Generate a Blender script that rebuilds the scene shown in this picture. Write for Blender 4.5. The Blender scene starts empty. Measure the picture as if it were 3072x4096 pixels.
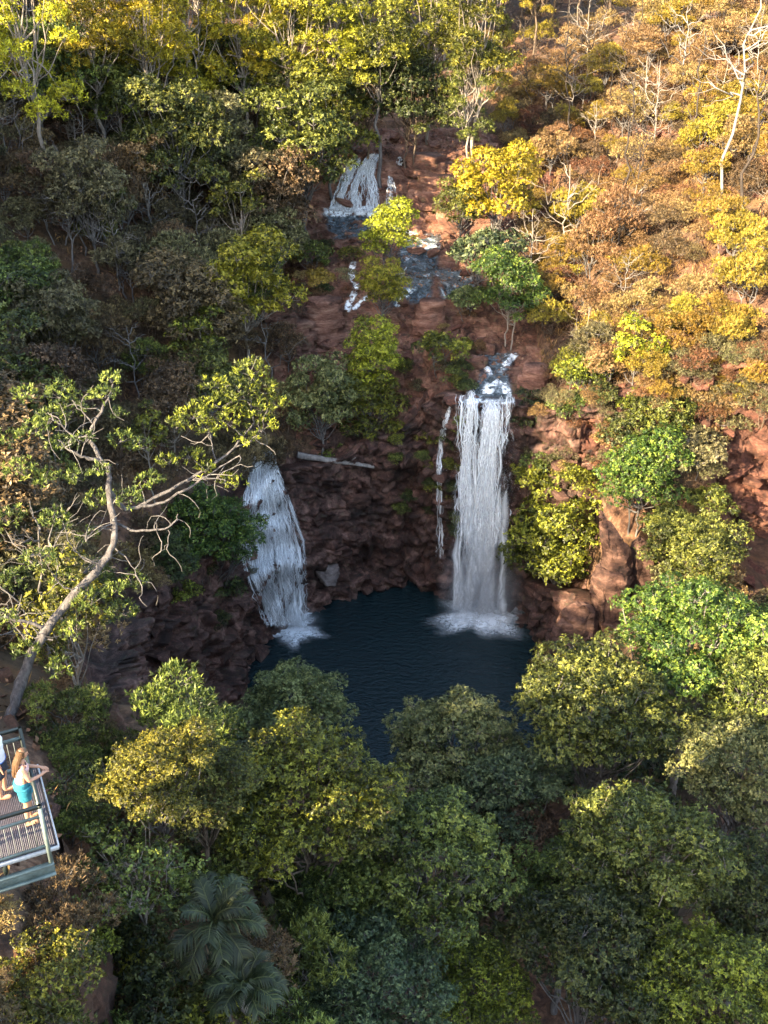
import bpy, math, random
import numpy as np
from mathutils import Vector, Matrix

# ------------------------------------------------------------------ camera, sky, sun, exposure
scene = bpy.context.scene
COL = scene.collection
CAM_Z, PITCH, FPX, PW, PH = 38.0, math.radians(30), 1098.0, 768, 1024
cam_d = bpy.data.cameras.new('camera'); cam = bpy.data.objects.new('camera', cam_d); COL.objects.link(cam)
cam.location = (0, 0, CAM_Z); cam.rotation_euler = (math.pi/2 - PITCH, 0, 0)
cam_d.sensor_fit = 'VERTICAL'; cam_d.sensor_height = 24.0; cam_d.lens = 24.0*FPX/PH
cam_d.clip_start = 0.5; cam_d.clip_end = 3000
scene.camera = cam
SUN_EL, SUN_AZ = math.radians(27), (-0.72, -0.694)           # direction to the sun on the map
w = bpy.data.worlds.new('World'); scene.world = w; w.use_nodes = True
nt = w.node_tree; bg = nt.nodes['Background']
sky = nt.nodes.new('ShaderNodeTexSky'); sky.sky_type = 'NISHITA'; sky.sun_disc = False
sky.sun_elevation = SUN_EL; sky.sun_rotation = math.atan2(SUN_AZ[0], SUN_AZ[1])
sky.altitude = 100; sky.air_density = 1.0; sky.dust_density = 1.6; sky.ozone_density = 1.0
nt.links.new(sky.outputs[0], bg.inputs[0]); bg.inputs[1].default_value = 0.11
sd = bpy.data.lights.new('sun', 'SUN'); sun = bpy.data.objects.new('sun', sd); COL.objects.link(sun)
sd.energy = 3.7; sd.angle = math.radians(0.6); sd.color = (1.0, 0.86, 0.64)
_s = Vector((SUN_AZ[0]*math.cos(SUN_EL), SUN_AZ[1]*math.cos(SUN_EL), math.sin(SUN_EL)))
sun.rotation_euler = _s.to_track_quat('Z', 'Y').to_euler()
vs = scene.view_settings
vs.view_transform = 'Standard'; vs.look = 'None'; vs.gamma = 1.0; vs.use_curve_mapping = False
vs.exposure = 2.95
vs.use_white_balance = True; vs.white_balance_temperature = 7500; vs.white_balance_tint = 8
cy = scene.cycles
cy.max_bounces = 4; cy.diffuse_bounces = 1; cy.glossy_bounces = 2; cy.transmission_bounces = 3
cy.transparent_max_bounces = 40; cy.volume_bounces = 1; cy.volume_step_rate = 2; cy.caustics_reflective = False; cy.caustics_refractive = False
cy.use_adaptive_sampling = True; cy.adaptive_threshold = 0.02

FWD = np.array([0, math.cos(PITCH), -math.sin(PITCH)]); UP = np.array([0, math.sin(PITCH), math.cos(PITCH)])
RIGHT = np.array([1.0, 0, 0]); CAMP = np.array([0, 0, CAM_Z])
def P(px, py, d):
    return CAMP + d*(FWD + (px-PW/2)/FPX*RIGHT + (PH/2-py)/FPX*UP)
def Pz(px, py, z):
    r = FWD + (px-PW/2)/FPX*RIGHT + (PH/2-py)/FPX*UP
    return CAMP + r*((z-CAM_Z)/r[2])
def depth_of(p): return float(np.dot(np.asarray(p)-CAMP, FWD))
def project(p):
    q = np.asarray(p)-CAMP; d = q@FWD
    return PW/2+FPX*(q@RIGHT)/d, PH/2-FPX*(q@UP)/d, d

# ------------------------------------------------------------------ numpy noise
def hsh(ix, iy, iz, s=0):
    h = (ix.astype(np.int64)*374761393 + iy.astype(np.int64)*668265263 + iz.astype(np.int64)*2147483647 + s*974634777) & 0xFFFFFFFF
    h = ((h ^ (h >> 13))*1274126177) & 0xFFFFFFFF
    h = ((h ^ (h >> 15))*2246822519) & 0xFFFFFFFF
    return ((h ^ (h >> 16)) & 0xFFFFFF)/float(0x1000000)
def vnoise(p, s=0):
    i = np.floor(p).astype(np.int64); f = p-i; f = f*f*(3-2*f); r = 0
    for dx in (0, 1):
        for dy in (0, 1):
            for dz in (0, 1):
                wt = (f[:,0] if dx else 1-f[:,0])*(f[:,1] if dy else 1-f[:,1])*(f[:,2] if dz else 1-f[:,2])
                r = r+wt*hsh(i[:,0]+dx, i[:,1]+dy, i[:,2]+dz, s)
    return r*2-1
def fbm(p, o=4, s=0):
    r = 0; a = 1; t = 0
    for k in range(o):
        r = r+a*vnoise(p*2**k+k*17.3, s+k); t += a; a *= .5
    return r/t
def worley(p, s=0):
    """distance to nearest, second nearest feature, and the cell's random value"""
    i = np.floor(p).astype(np.int64); n = len(p)
    d1 = np.full(n, 9.); d2 = np.full(n, 9.); idv = np.zeros(n); off = np.zeros((n,3)); rv = np.zeros((n,3))
    for dx in (-1, 0, 1):
        for dy in (-1, 0, 1):
            for dz in (-1, 0, 1):
                a, b, c = i[:,0]+dx, i[:,1]+dy, i[:,2]+dz
                q = np.stack([a+hsh(a,b,c,s), b+hsh(a,b,c,s+1), c+hsh(a,b,c,s+2)], 1)-p
                d = np.sqrt((q*q).sum(1)); v = hsh(a,b,c,s+3)
                cl = d < d1
                d2 = np.where(cl, d1, np.minimum(d2, d)); idv = np.where(cl, v, idv); d1 = np.where(cl, d, d1)
                off = np.where(cl[:,None], q, off); rv = np.where(cl[:,None], np.stack([hsh(a,b,c,s+4), hsh(a,b,c,s+5), hsh(a,b,c,s+6)], 1)-.5, rv)
    return d1, d2, idv, (off*rv).sum(1)
def sstep(a, b, x):
    t = np.clip((x-a)/(b-a), 0, 1); return t*t*(3-2*t)
def nrm(v): return v/np.maximum(np.linalg.norm(v, axis=-1, keepdims=True), 1e-9)

# ------------------------------------------------------------------ mesh helpers
class MB:
    def __init__(s): s.v = []; s.f = []; s.n = 0; s.t = []
    def add(s, v, f, tint=None):
        v = np.asarray(v, float).reshape(-1, 3); f = np.asarray(f, int)
        s.v.append(v); s.f.append(f+s.n); s.n += len(v)
        s.t.append(np.zeros(len(v)) if tint is None else np.broadcast_to(tint, (len(v),)).astype(float))
        return s
    def box(s, c, size, rot=None):
        h = np.asarray(size)/2
        v = np.array([[x,y,z] for x in (-1,1) for y in (-1,1) for z in (-1,1)])*h
        if rot is not None: v = v@np.asarray(rot).T
        return s.add(v+np.asarray(c), [[0,1,3,2],[4,6,7,5],[0,4,5,1],[2,3,7,6],[0,2,6,4],[1,5,7,3]])
    def bar(s, a, b, wd, ht, up=(0,0,1)):
        a = np.asarray(a, float); b = np.asarray(b, float); d = b-a; L = np.linalg.norm(d); d /= L
        u = np.asarray(up, float); sd_ = np.cross(d, u)
        if np.linalg.norm(sd_) < 1e-3: u = np.array([1.,0,0]); sd_ = np.cross(d, u)
        sd_ /= np.linalg.norm(sd_); u = np.cross(sd_, d)
        return s.box((a+b)/2, (L, wd, ht), np.stack([d, sd_, u], 1))
    def tube(s, path, rad, n=6, cap=True, tint=None):
        p = np.asarray(path, float); m = len(p); rad = np.broadcast_to(rad, (m,))
        t = nrm(np.gradient(p, axis=0)); ref = np.array([0,0,1.]) if abs(t[0][2]) < .9 else np.array([1.,0,0])
        a = nrm(np.cross(t, ref)); b = np.cross(t, a)
        an = np.arange(n)*2*math.pi/n
        v = p[:,None]+rad[:,None,None]*(np.cos(an)[None,:,None]*a[:,None]+np.sin(an)[None,:,None]*b[:,None])
        i = np.arange(m-1)[:,None]*n; j = np.arange(n)[None]; k = (j+1) % n
        f = np.stack([i+j, i+k, i+k+n, i+j+n], -1).reshape(-1, 4)
        return s.add(v.reshape(-1,3), f, tint)
    def mesh(s, name, smooth=False):
        me = bpy.data.meshes.new(name)
        if not s.v: return me
        v = np.concatenate(s.v); tn = np.concatenate(s.t)
        me.vertices.add(len(v)); me.vertices.foreach_set('co', v.ravel().astype(np.float32))
        lv = np.concatenate([f.ravel() for f in s.f]).astype(np.int32)
        tot = np.concatenate([np.full(len(f), f.shape[1]) for f in s.f]).astype(np.int32)
        st = np.concatenate([[0], np.cumsum(tot)[:-1]]).astype(np.int32)
        me.loops.add(len(lv)); me.loops.foreach_set('vertex_index', lv)
        me.polygons.add(len(tot)); me.polygons.foreach_set('loop_start', st)
        at = me.attributes.new('tint', 'FLOAT', 'POINT'); at.data.foreach_set('value', tn.astype(np.float32))
        me.update(calc_edges=True)
        if smooth: me.polygons.foreach_set('use_smooth', np.ones(len(tot), bool))
        return me
    def build(s, name, mat, parent=None, smooth=False):
        return link(name, s.mesh(name, smooth), mat, parent)
def link(name, me, mat=None, parent=None):
    o = bpy.data.objects.new(name, me); COL.objects.link(o)
    if mat is not None: me.materials.append(mat)
    if parent is not None: o.parent = parent
    return o
def tag(o, label=None, cat=None, group=None, kind=None):
    for k, v in (('label', label), ('category', cat), ('group', group), ('kind', kind)):
        if v: o[k] = v
    return o
def empty(name, loc=(0,0,0), rz=0):
    o = bpy.data.objects.new(name, None); COL.objects.link(o); o.location = loc; o.rotation_euler = (0,0,rz)
    o.empty_display_size = .2
    return o
def grid_faces(nu, nv):
    i = np.arange(nu-1)[:,None]*nv; j = np.arange(nv-1)[None]
    return np.stack([i+j, i+nv+j, i+nv+j+1, i+j+1], -1).reshape(-1, 4)

# ------------------------------------------------------------------ materials
def new_mat(name):
    m = bpy.data.materials.new(name); m.use_nodes = True; return m, m.node_tree, m.node_tree.nodes['Principled BSDF']
def N(nt, typ, **kw):
    n = nt.nodes.new(typ)
    for k, v in kw.items():
        if k.startswith('i_'):
            key = k[2:]; n.inputs[int(key) if key.isdigit() else key].default_value = v
        else: setattr(n, k, v)
    return n
def ramp(nt, fac, stops):
    r = nt.nodes.new('ShaderNodeValToRGB'); e = r.color_ramp.elements
    while len(e) < len(stops): e.new(.5)
    for el, (p, c) in zip(e, stops): el.position = p; el.color = (*c, 1)
    nt.links.new(fac, r.inputs[0]); return r.outputs[0]
def noise(nt, vec, scale, detail=4, rough=.55, dist=0):
    n = N(nt, 'ShaderNodeTexNoise'); n.inputs['Scale'].default_value = scale; n.inputs['Detail'].default_value = detail
    n.inputs['Roughness'].default_value = rough; n.inputs['Distortion'].default_value = dist
    if vec is not None: nt.links.new(vec, n.inputs['Vector'])
    return n.outputs['Fac']
def mixc(nt, fac, a, b, mode='MIX'):
    m = N(nt, 'ShaderNodeMix', data_type='RGBA', blend_type=mode)
    for s, v in ((m.inputs[0], fac), (m.inputs[6], a), (m.inputs[7], b)):
        if hasattr(v, 'node'): nt.links.new(v, s)
        elif isinstance(v, tuple): s.default_value = (*v, 1)
        else: s.default_value = v
    return m.outputs[2]
def mth(nt, op, a, b=0.0, c=None):
    m = N(nt, 'ShaderNodeMath', operation=op)
    for s, v in zip(m.inputs, (a, b) if c is None else (a, b, c)):
        if hasattr(v, 'node'): nt.links.new(v, s)
        else: s.default_value = v
    return m.outputs[0]
def bump(nt, h, strength, dist, bs):
    b = N(nt, 'ShaderNodeBump'); b.inputs['Strength'].default_value = strength; b.inputs['Distance'].default_value = dist
    nt.links.new(h, b.inputs['Height']); nt.links.new(b.outputs[0], bs.inputs['Normal'])

def leaf_mat(name, c1, c2, c3, trans=.15, rough=.5):
    """each leaf its own tint (attribute), each plant a slight shift"""
    m, nt, bs = new_mat(name)
    at = N(nt, 'ShaderNodeAttribute', attribute_name='tint'); oi = N(nt, 'ShaderNodeObjectInfo')
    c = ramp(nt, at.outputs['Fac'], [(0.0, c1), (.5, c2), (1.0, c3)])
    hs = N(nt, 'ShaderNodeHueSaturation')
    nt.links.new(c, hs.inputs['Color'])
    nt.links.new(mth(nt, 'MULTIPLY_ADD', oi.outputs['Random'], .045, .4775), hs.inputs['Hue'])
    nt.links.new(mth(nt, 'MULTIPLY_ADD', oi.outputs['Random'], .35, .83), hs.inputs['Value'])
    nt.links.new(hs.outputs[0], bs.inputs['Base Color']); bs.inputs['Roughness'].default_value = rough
    bs.inputs['Specular IOR Level'].default_value = .35
    tr = N(nt, 'ShaderNodeBsdfTranslucent'); nt.links.new(hs.outputs[0], tr.inputs[0])
    mx = N(nt, 'ShaderNodeMixShader'); mx.inputs[0].default_value = trans
    nt.links.new(bs.outputs[0], mx.inputs[1]); nt.links.new(tr.outputs[0], mx.inputs[2])
    nt.links.new(mx.outputs[0], nt.nodes['Material Output'].inputs[0])
    return m
LM = {
 'olive':  leaf_mat('leaf_olive',  (.018,.027,.007), (.085,.108,.022), (.27,.29,.06)),
 'yolive': leaf_mat('leaf_yellow_olive', (.022,.028,.006), (.112,.122,.016), (.36,.35,.045)),
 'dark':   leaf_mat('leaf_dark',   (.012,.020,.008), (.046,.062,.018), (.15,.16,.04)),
 'pale':   leaf_mat('leaf_pale',   (.034,.048,.016), (.140,.165,.055), (.38,.38,.14)),
 'green':  leaf_mat('leaf_green',  (.018,.036,.008), (.065,.105,.018), (.24,.27,.045)),
 'bluegreen': leaf_mat('leaf_blue_green', (.020,.034,.018), (.075,.105,.048), (.22,.25,.10)),
 'yellow': leaf_mat('leaf_yellow', (.110,.100,.010), (.380,.325,.020), (.64,.56,.06)),
 'lime':   leaf_mat('leaf_lime', (.050,.062,.008), (.270,.285,.020), (.54,.53,.06)),  # albedo lifted in place of sunlight on creek trees left in shade
 'gold':   leaf_mat('leaf_gold',   (.100,.075,.012), (.250,.170,.025), (.42,.30,.06)),
 'brown':  leaf_mat('leaf_brown',  (.040,.028,.016), (.128,.086,.044), (.30,.20,.10), .25),
 'rust':   leaf_mat('leaf_rust',   (.070,.032,.016), (.195,.098,.042), (.36,.21,.09), .25),
 'tan':    leaf_mat('leaf_tan',    (.090,.052,.022), (.275,.172,.070), (.50,.34,.16), .25),
 'greybrown': leaf_mat('leaf_grey_brown', (.038,.035,.018), (.132,.120,.056), (.30,.27,.13), .25),
 'palm':   leaf_mat('leaf_palm',   (.008,.013,.005), (.026,.036,.012), (.10,.11,.04), .1),
}
def bark_mat(name, a, b, sc=6):
    m, nt, bs = new_mat(name)
    tc = N(nt, 'ShaderNodeTexCoord'); mp = N(nt, 'ShaderNodeMapping'); mp.inputs['Scale'].default_value = (1,1,.25)
    nt.links.new(tc.outputs['Object'], mp.inputs[0])
    n = noise(nt, mp.outputs[0], sc, 5, .65)
    nt.links.new(ramp(nt, n, [(.3, a), (.7, b)]), bs.inputs['Base Color']); bs.inputs['Roughness'].default_value = .9
    bump(nt, n, .9, .06, bs)
    return m
BARK = {'grey': bark_mat('bark_grey', (.05,.044,.042), (.20,.185,.18)),
        'pale': bark_mat('bark_pale', (.13,.105,.085), (.36,.31,.27)),
        'brown': bark_mat('bark_brown', (.05,.035,.025), (.17,.12,.085)),
        'burnt': bark_mat('bark_burnt', (.012,.010,.009), (.07,.05,.04)),
        'dead': bark_mat('bark_dead', (.10,.088,.08), (.32,.29,.275)),
        'tree': bark_mat('bark_leaning_tree', (.022,.019,.020), (.16,.145,.145), 9)}
def rock_mat(name, cols, sc=1.0, stain=.55, lichen=None, zscale=2.2, wet=.0):
    m, nt, bs = new_mat(name)
    tc = N(nt, 'ShaderNodeTexCoord'); mp = N(nt, 'ShaderNodeMapping'); mp.inputs['Scale'].default_value = (1,1,zscale)
    mp.inputs['Rotation'].default_value = (.08,.12,0)
    nt.links.new(tc.outputs['Object'], mp.inputs[0]); v = mp.outputs[0]
    n1 = noise(nt, v, .55*sc, 6, .6, .6); n2 = noise(nt, v, 3.2*sc, 8, .78); n3 = noise(nt, tc.outputs['Object'], .35*sc, 3)
    c = ramp(nt, mth(nt, 'MULTIPLY_ADD', n2, .45, mth(nt, 'MULTIPLY', n1, .6)), [(.39, cols[0]), (.52, cols[1]), (.66, cols[2])])
    dk = ramp(nt, n3, [(.38, (1,1,1)), (.62, (1-stain,)*3)])
    c = mixc(nt, 1.0, c, dk, 'MULTIPLY')
    if lichen:
        l = noise(nt, tc.outputs['Object'], 1.7*sc, 5, .7)
        c = mixc(nt, ramp(nt, l, [(.56, (0,0,0)), (.70, (.8,.8,.8))]), c, lichen)
    nt.links.new(c, bs.inputs['Base Color']); bs.inputs['Roughness'].default_value = .85-wet
    bump(nt, mth(nt, 'MULTIPLY_ADD', n2, .6, mth(nt, 'MULTIPLY', noise(nt, v, 14*sc, 4, .7), .3)), .9, .18, bs)
    return m
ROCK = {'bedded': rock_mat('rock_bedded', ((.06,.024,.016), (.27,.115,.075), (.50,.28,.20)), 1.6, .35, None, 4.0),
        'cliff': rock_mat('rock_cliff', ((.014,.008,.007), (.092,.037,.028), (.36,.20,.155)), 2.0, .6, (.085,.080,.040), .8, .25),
        'red':   rock_mat('rock_red', ((.028,.011,.008), (.145,.052,.034), (.34,.155,.10)), 1.6, .5, None, 1.2),
        'creek': rock_mat('rock_creek', ((.042,.018,.013), (.235,.098,.063), (.48,.26,.18)), 1.3, .5, (.14,.11,.06), 3.0),
        'spire': rock_mat('rock_spire', ((.030,.015,.012), (.120,.054,.039), (.27,.15,.11)), 1.8, .4, None, 2.5),
        'earth': rock_mat('rock_earth', ((.05,.026,.018), (.14,.062,.038), (.27,.14,.09)), 1.6, .5, (.10,.075,.04), 1.0),
        'pale':  rock_mat('rock_pale', ((.16,.12,.11), (.33,.26,.24), (.50,.43,.41)), 1.5, .3)}
def ground_mat():
    m, nt, bs = new_mat('ground_earth')
    tc = N(nt, 'ShaderNodeTexCoord'); v = tc.outputs['Object']
    n1 = noise(nt, v, .22, 5, .6); n2 = noise(nt, v, 2.3, 6, .7); n3 = noise(nt, v, .6, 4)
    c = ramp(nt, n2, [(.34, (.030,.016,.011)), (.5, (.115,.054,.032)), (.68, (.28,.155,.095))])
    c = mixc(nt, ramp(nt, n1, [(.42, (0,0,0)), (.6, (.8,.8,.8))]), c, (.062,.044,.024))
    c = mixc(nt, ramp(nt, n3, [(.52, (0,0,0)), (.66, (.7,.7,.7))]), c, (.16,.082,.034))
    nt.links.new(c, bs.inputs['Base Color']); bs.inputs['Roughness'].default_value = .95
    bump(nt, n2, .8, .25, bs)
    return m
def flat_mat(name, col, rough=.6, metal=0, var=.15, sc=20):
    m, nt, bs = new_mat(name)
    tc = N(nt, 'ShaderNodeTexCoord'); n = noise(nt, tc.outputs['Object'], sc, 4)
    c = ramp(nt, n, [(.3, tuple(x*(1-var) for x in col)), (.7, tuple(min(1, x*(1+var)) for x in col))])
    nt.links.new(c, bs.inputs['Base Color']); bs.inputs['Roughness'].default_value = rough; bs.inputs['Metallic'].default_value = metal
    return m
def pool_mat():
    m, nt, bs = new_mat('pool_water')
    tc = N(nt, 'ShaderNodeTexCoord'); v = tc.outputs['Object']
    mp = N(nt, 'ShaderNodeMapping'); mp.inputs['Scale'].default_value = (1.0,1.7,1); nt.links.new(v, mp.inputs[0])
    bs.inputs['Base Color'].default_value = (.0065,.019,.023,1); bs.inputs['Roughness'].default_value = .12
    bs.inputs['IOR'].default_value = 1.33
    h = mth(nt, 'MULTIPLY_ADD', noise(nt, mp.outputs[0], 2.6, 3, .55, .4), 1.0, mth(nt, 'MULTIPLY', noise(nt, mp.outputs[0], 7.5, 2), .35))
    bump(nt, h, .8, .18, bs)
    return m
def foam_mat(name, col=(.82,.86,.90), trans=.3):
    m, nt, bs = new_mat(name)
    bs.inputs['Base Color'].default_value = (*col, 1); bs.inputs['Roughness'].default_value = .5
    tr = N(nt, 'ShaderNodeBsdfTranslucent'); tr.inputs[0].default_value = (*col, 1)
    mx = N(nt, 'ShaderNodeMixShader'); mx.inputs[0].default_value = trans
    nt.links.new(bs.outputs[0], mx.inputs[1]); nt.links.new(tr.outputs[0], mx.inputs[2])
    nt.links.new(mx.outputs[0], nt.nodes['Material Output'].inputs[0])
    return m
def soft_mat(name, col, gain, sc=None, lo=.3, hi=.7):
    """white water that thins out towards its edges (attribute) and breaks up along the flow"""
    m, nt, bs = new_mat(name)
    bs.inputs['Base Color'].default_value = (*col, 1); bs.inputs['Roughness'].default_value = .6
    at = N(nt, 'ShaderNodeAttribute', attribute_name='tint'); a = mth(nt, 'MULTIPLY', at.outputs['Fac'], gain)
    if sc:
        tc = N(nt, 'ShaderNodeTexCoord'); mp = N(nt, 'ShaderNodeMapping'); mp.inputs['Scale'].default_value = sc; nt.links.new(tc.outputs['Object'], mp.inputs[0])
        a = mth(nt, 'MULTIPLY', a, ramp(nt, noise(nt, mp.outputs[0], 1.0, 5, .7, .6), [(lo, (0,0,0)), (hi, (1,1,1))]))
    nt.links.new(mth(nt, 'MINIMUM', a, 1.0), bs.inputs['Alpha'])
    return m
def stream_mat():
    """thin moving water: dark where clear, white where broken"""
    m, nt, bs = new_mat('stream_water')
    tc = N(nt, 'ShaderNodeTexCoord'); v = tc.outputs['Object']
    n = noise(nt, v, 2.2, 5, .65, .8)
    c = ramp(nt, n, [(.42, (.045,.060,.070)), (.58, (.12,.155,.18)), (.68, (.50,.56,.61))])
    nt.links.new(c, bs.inputs['Base Color']); bs.inputs['Roughness'].default_value = .22
    at = N(nt, 'ShaderNodeAttribute', attribute_name='tint'); nt.links.new(mth(nt, 'MINIMUM', mth(nt, 'MULTIPLY', at.outputs['Fac'], 1.6), .88), bs.inputs['Alpha'])
    bump(nt, noise(nt, v, 6, 3), .6, .08, bs)
    return m
EARTH = ground_mat(); FOAM = foam_mat('white_water'); POOL = pool_mat(); STREAM = stream_mat()
SOFT = soft_mat('soft_streaks', (.94,.97,1.0), .85); PATCH = soft_mat('foam_patch', (.88,.94,1.0), 2.4, (4.5,4.5,4.5), .30, .58); RAPID = soft_mat('broken_water', (.82,.86,.90), 1.6, (3.5,3.5,3.5), .40, .58)
SPRAY = foam_mat('spray_droplets', (.75,.80,.88), .45)
GRASS = leaf_mat('dry_grass', (.13,.075,.028), (.26,.155,.055), (.42,.28,.11), .25, .8)
LITTER = leaf_mat('leaf_litter', (.06,.035,.022), (.17,.088,.050), (.34,.20,.12), .0, .9)

# ------------------------------------------------------------------ terrain
yl = [-60, 0, 5, 14, 22, 32, 40, 44.5, 49, 53, 57, 62, 70, 79, 90, 140, 300]
xl = [0, -2, -3, -4.5, -6.5, -10, -11.5, -9.8, -8.4, -7.0, -4, -5, -6, -7, -8, -10, -12]
zl = [23, 21, 20.5, 19.6, 16.5, 13.5, 11.5, 10.5, 10, 9.6, 9.2, 12.5, 15.5, 17.5, 21.5, 26, 32]
yc = [55, 57.5, 60, 62, 65.5, 67.5, 78.6, 81.4, 95, 140, 300]
zc_ = [8, 8.6, 11.5, 12.8, 13.6, 15.6, 16.8, 20.5, 21.6, 26, 34]
WALL = np.array([(-2,-10), (-3,5), (-4.5,14), (-6.5,22), (-10,32), (-11.5,40), (-9.8,44.5), (-8.4,49), (-7.2,52.2), (-6.2,54.0), (-4.2,56.0), (-1.5,57.6),
                 (1.5,57.9), (3.4,56.9), (4.2,55.9), (7.4,55.5), (8.6,55.0), (10.5,54.2), (15,53.6), (19,53.0), (22,51.6), (25,48), (30,43), (36,36), (42,20), (46,-10)], float)
def hup(x, y):
    r = np.interp
    zl_ = r(y, yl, zl); xl_ = r(y, yl, xl)
    dx = np.maximum(0, xl_-x)
    kl = r(y, [0, 20, 45, 62, 80, 100], [.55, .5, .55, .5, .36, .24])
    left = zl_+kl*np.minimum(dx, r(y, [4, 14, 30], [2.5, 4, 36]))+.15*np.clip(dx-36, 0, 40)
    cc = .694*x-.72*y                                    # map coordinate across the sun's path
    x0 = 13+.22*np.clip(y-10, 0, 80); left = left+17*sstep(0, 13, -x-x0)*sstep(68, 50, y)*sstep(-31.5, -35, cc)     # unseen ridge raised on the left hill, shaped to shade the gorge
    left = left+15*sstep(9, 17, -x)*sstep(-15.5, -10.5, cc)                                                     # unseen hillside added behind the deck to shade the nearest foreground
    zr0 = r(y, [20, 36, 46, 52, 56, 60, 79, 95, 140, 300], [12, 12, 12.5, 12.8, 12.8, 13.4, 17, 21.8, 26, 34])
    kr = r(y, [40, 50, 56, 64, 90, 120], [.15, .22, .45, .55, .36, .2])
    right = zr0+kr*np.clip(x-9.2, 0, 34)
    mid = r(y, yc, zc_)
    mid_r = r(y, [55, 56, 62, 65.5, 67.5, 76.6, 84.0, 95, 140, 300], [12.7, 12.75, 13.2, 13.8, 15.4, 16.6, 20.6, 21.8, 26, 34])
    mid = mid+(mid_r-mid)*sstep(1.0, 3.6, x+np.where(y > 70, 1.2, 0))
    lo = np.where(x < xl_, left, mid); 
    t = sstep(-2.5, 1.0, x-xl_); z = left*(1-t)+mid*t
    t2 = sstep(7.2, 9.8, x); z = z*(1-t2)+right*t2
    return z
def hlow(x, y):
    r = np.sqrt(((x-1.6)/9.7)**2+((y-48.6)/9.4)**2)
    z = -1.6+2.2*sstep(.82, 1.06, r)+1.6*sstep(1.06, 2.6, r)
    z = z+np.clip(sstep(10.4, 12.4, x)*3.6+.33*np.clip(x-12.4, 0, 5), 0, 20)*sstep(38, 44, y)+.22*np.clip(x-6, 0, 40)*sstep(44, 36, y)
    return z
def talus(x, y, s):
    return (5.0*sstep(-7, -.5, s)+1.5*sstep(-14, -3, s))*sstep(10.5, 13, x)*sstep(20, 16, x)*sstep(40, 46, y)+(11*sstep(-6.5, -.3, s)+2*sstep(-12, -4, s))*sstep(34, 27, y)*sstep(5, -1, x)
def wall_sd(x, y):
    p = np.stack([x, y], 1); a = WALL[:-1]; b = WALL[1:]
    best = np.full(len(p), 1e9)
    for i in range(len(a)):
        ab = b[i]-a[i]; t = np.clip(((p-a[i])@ab)/(ab@ab), 0, 1)
        best = np.minimum(best, np.linalg.norm(p-(a[i]+t[:,None]*ab), axis=1))
    ins = np.zeros(len(p), bool)
    for i in range(len(WALL)):
        x1, y1 = WALL[i]; x2, y2 = WALL[(i+1) % len(WALL)]
        c = ((y1 > y) != (y2 > y)) & (x < (x2-x1)*(y-y1)/((y2-y1) if y2 != y1 else 1e-9)+x1)
        ins ^= c
    return np.where(ins, -best, best)
def H(x, y):
    x = np.asarray(x, float); y = np.asarray(y, float); sh = x.shape
    x = x.ravel(); y = y.ravel()
    s = wall_sd(x, y); up = hup(x, y); lo = hlow(x, y); lo = lo+talus(x, y, s)*(s < 1.3)
    p = np.stack([x, y, 0*x], 1)
    rough = fbm(p*.16, 4, 3)*1.1+fbm(p*.7, 3, 9)*.28
    away = sstep(1.0, 6.0, s)*np.where((x > xmid_l(y)) & (x < 8.5), .25, 1.0)
    t = sstep(.5, 1.3, s)
    return (lo*(1-t)+(up+rough*away)*t).reshape(sh)
def xmid_l(y): return np.interp(y, yl, xl)
gx = np.concatenate([np.linspace(-150,-38,24)[:-1], np.linspace(-38,42,200), np.linspace(42,150,24)[1:]])
gy = np.concatenate([np.linspace(-80,0,16)[:-1], np.linspace(0,112,280), np.linspace(112,320,60)[1:]])
GX, GY = np.meshgrid(gx, gy, indexing='ij'); GZ = H(GX, GY)
def Hq(x, y):
    i = int(np.clip(np.searchsorted(gx, x)-1, 0, len(gx)-2)); j = int(np.clip(np.searchsorted(gy, y)-1, 0, len(gy)-2))
    u = (x-gx[i])/(gx[i+1]-gx[i]); v = (y-gy[j])/(gy[j+1]-gy[j])
    return (GZ[i,j]*(1-u)+GZ[i+1,j]*u)*(1-v)+(GZ[i,j+1]*(1-u)+GZ[i+1,j+1]*u)*v
corr = (GX > -6.6) & (GX < 9.4) & (GY > 58.5) & (GY < 90)
GZ2 = np.where(corr, GZ-1.2, GZ)
ground = MB().add(np.stack([GX, GY, GZ2], -1).reshape(-1,3), grid_faces(len(gx), len(gy))).build('ground', EARTH, smooth=True)
tag(ground, kind='structure')
def cast(px, py, h=0.0, start=8.0, stop=260.0):
    """where the sight line through a pixel first comes within h of the ground"""
    r = FWD+(px-PW/2)/FPX*RIGHT+(PH/2-py)/FPX*UP; d = start
    while d < stop:
        q = CAMP+r*d
        if q[2]-Hq(q[0], q[1]) <= h:
            lo, hi = d-.4, d
            for _ in range(8):
                m = (lo+hi)/2; q = CAMP+r*m
                if q[2]-Hq(q[0], q[1]) <= h: hi = m
                else: lo = m
            q = CAMP+r*hi; return q, hi
        d += .4
    q = CAMP+r*stop; return q, stop

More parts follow.
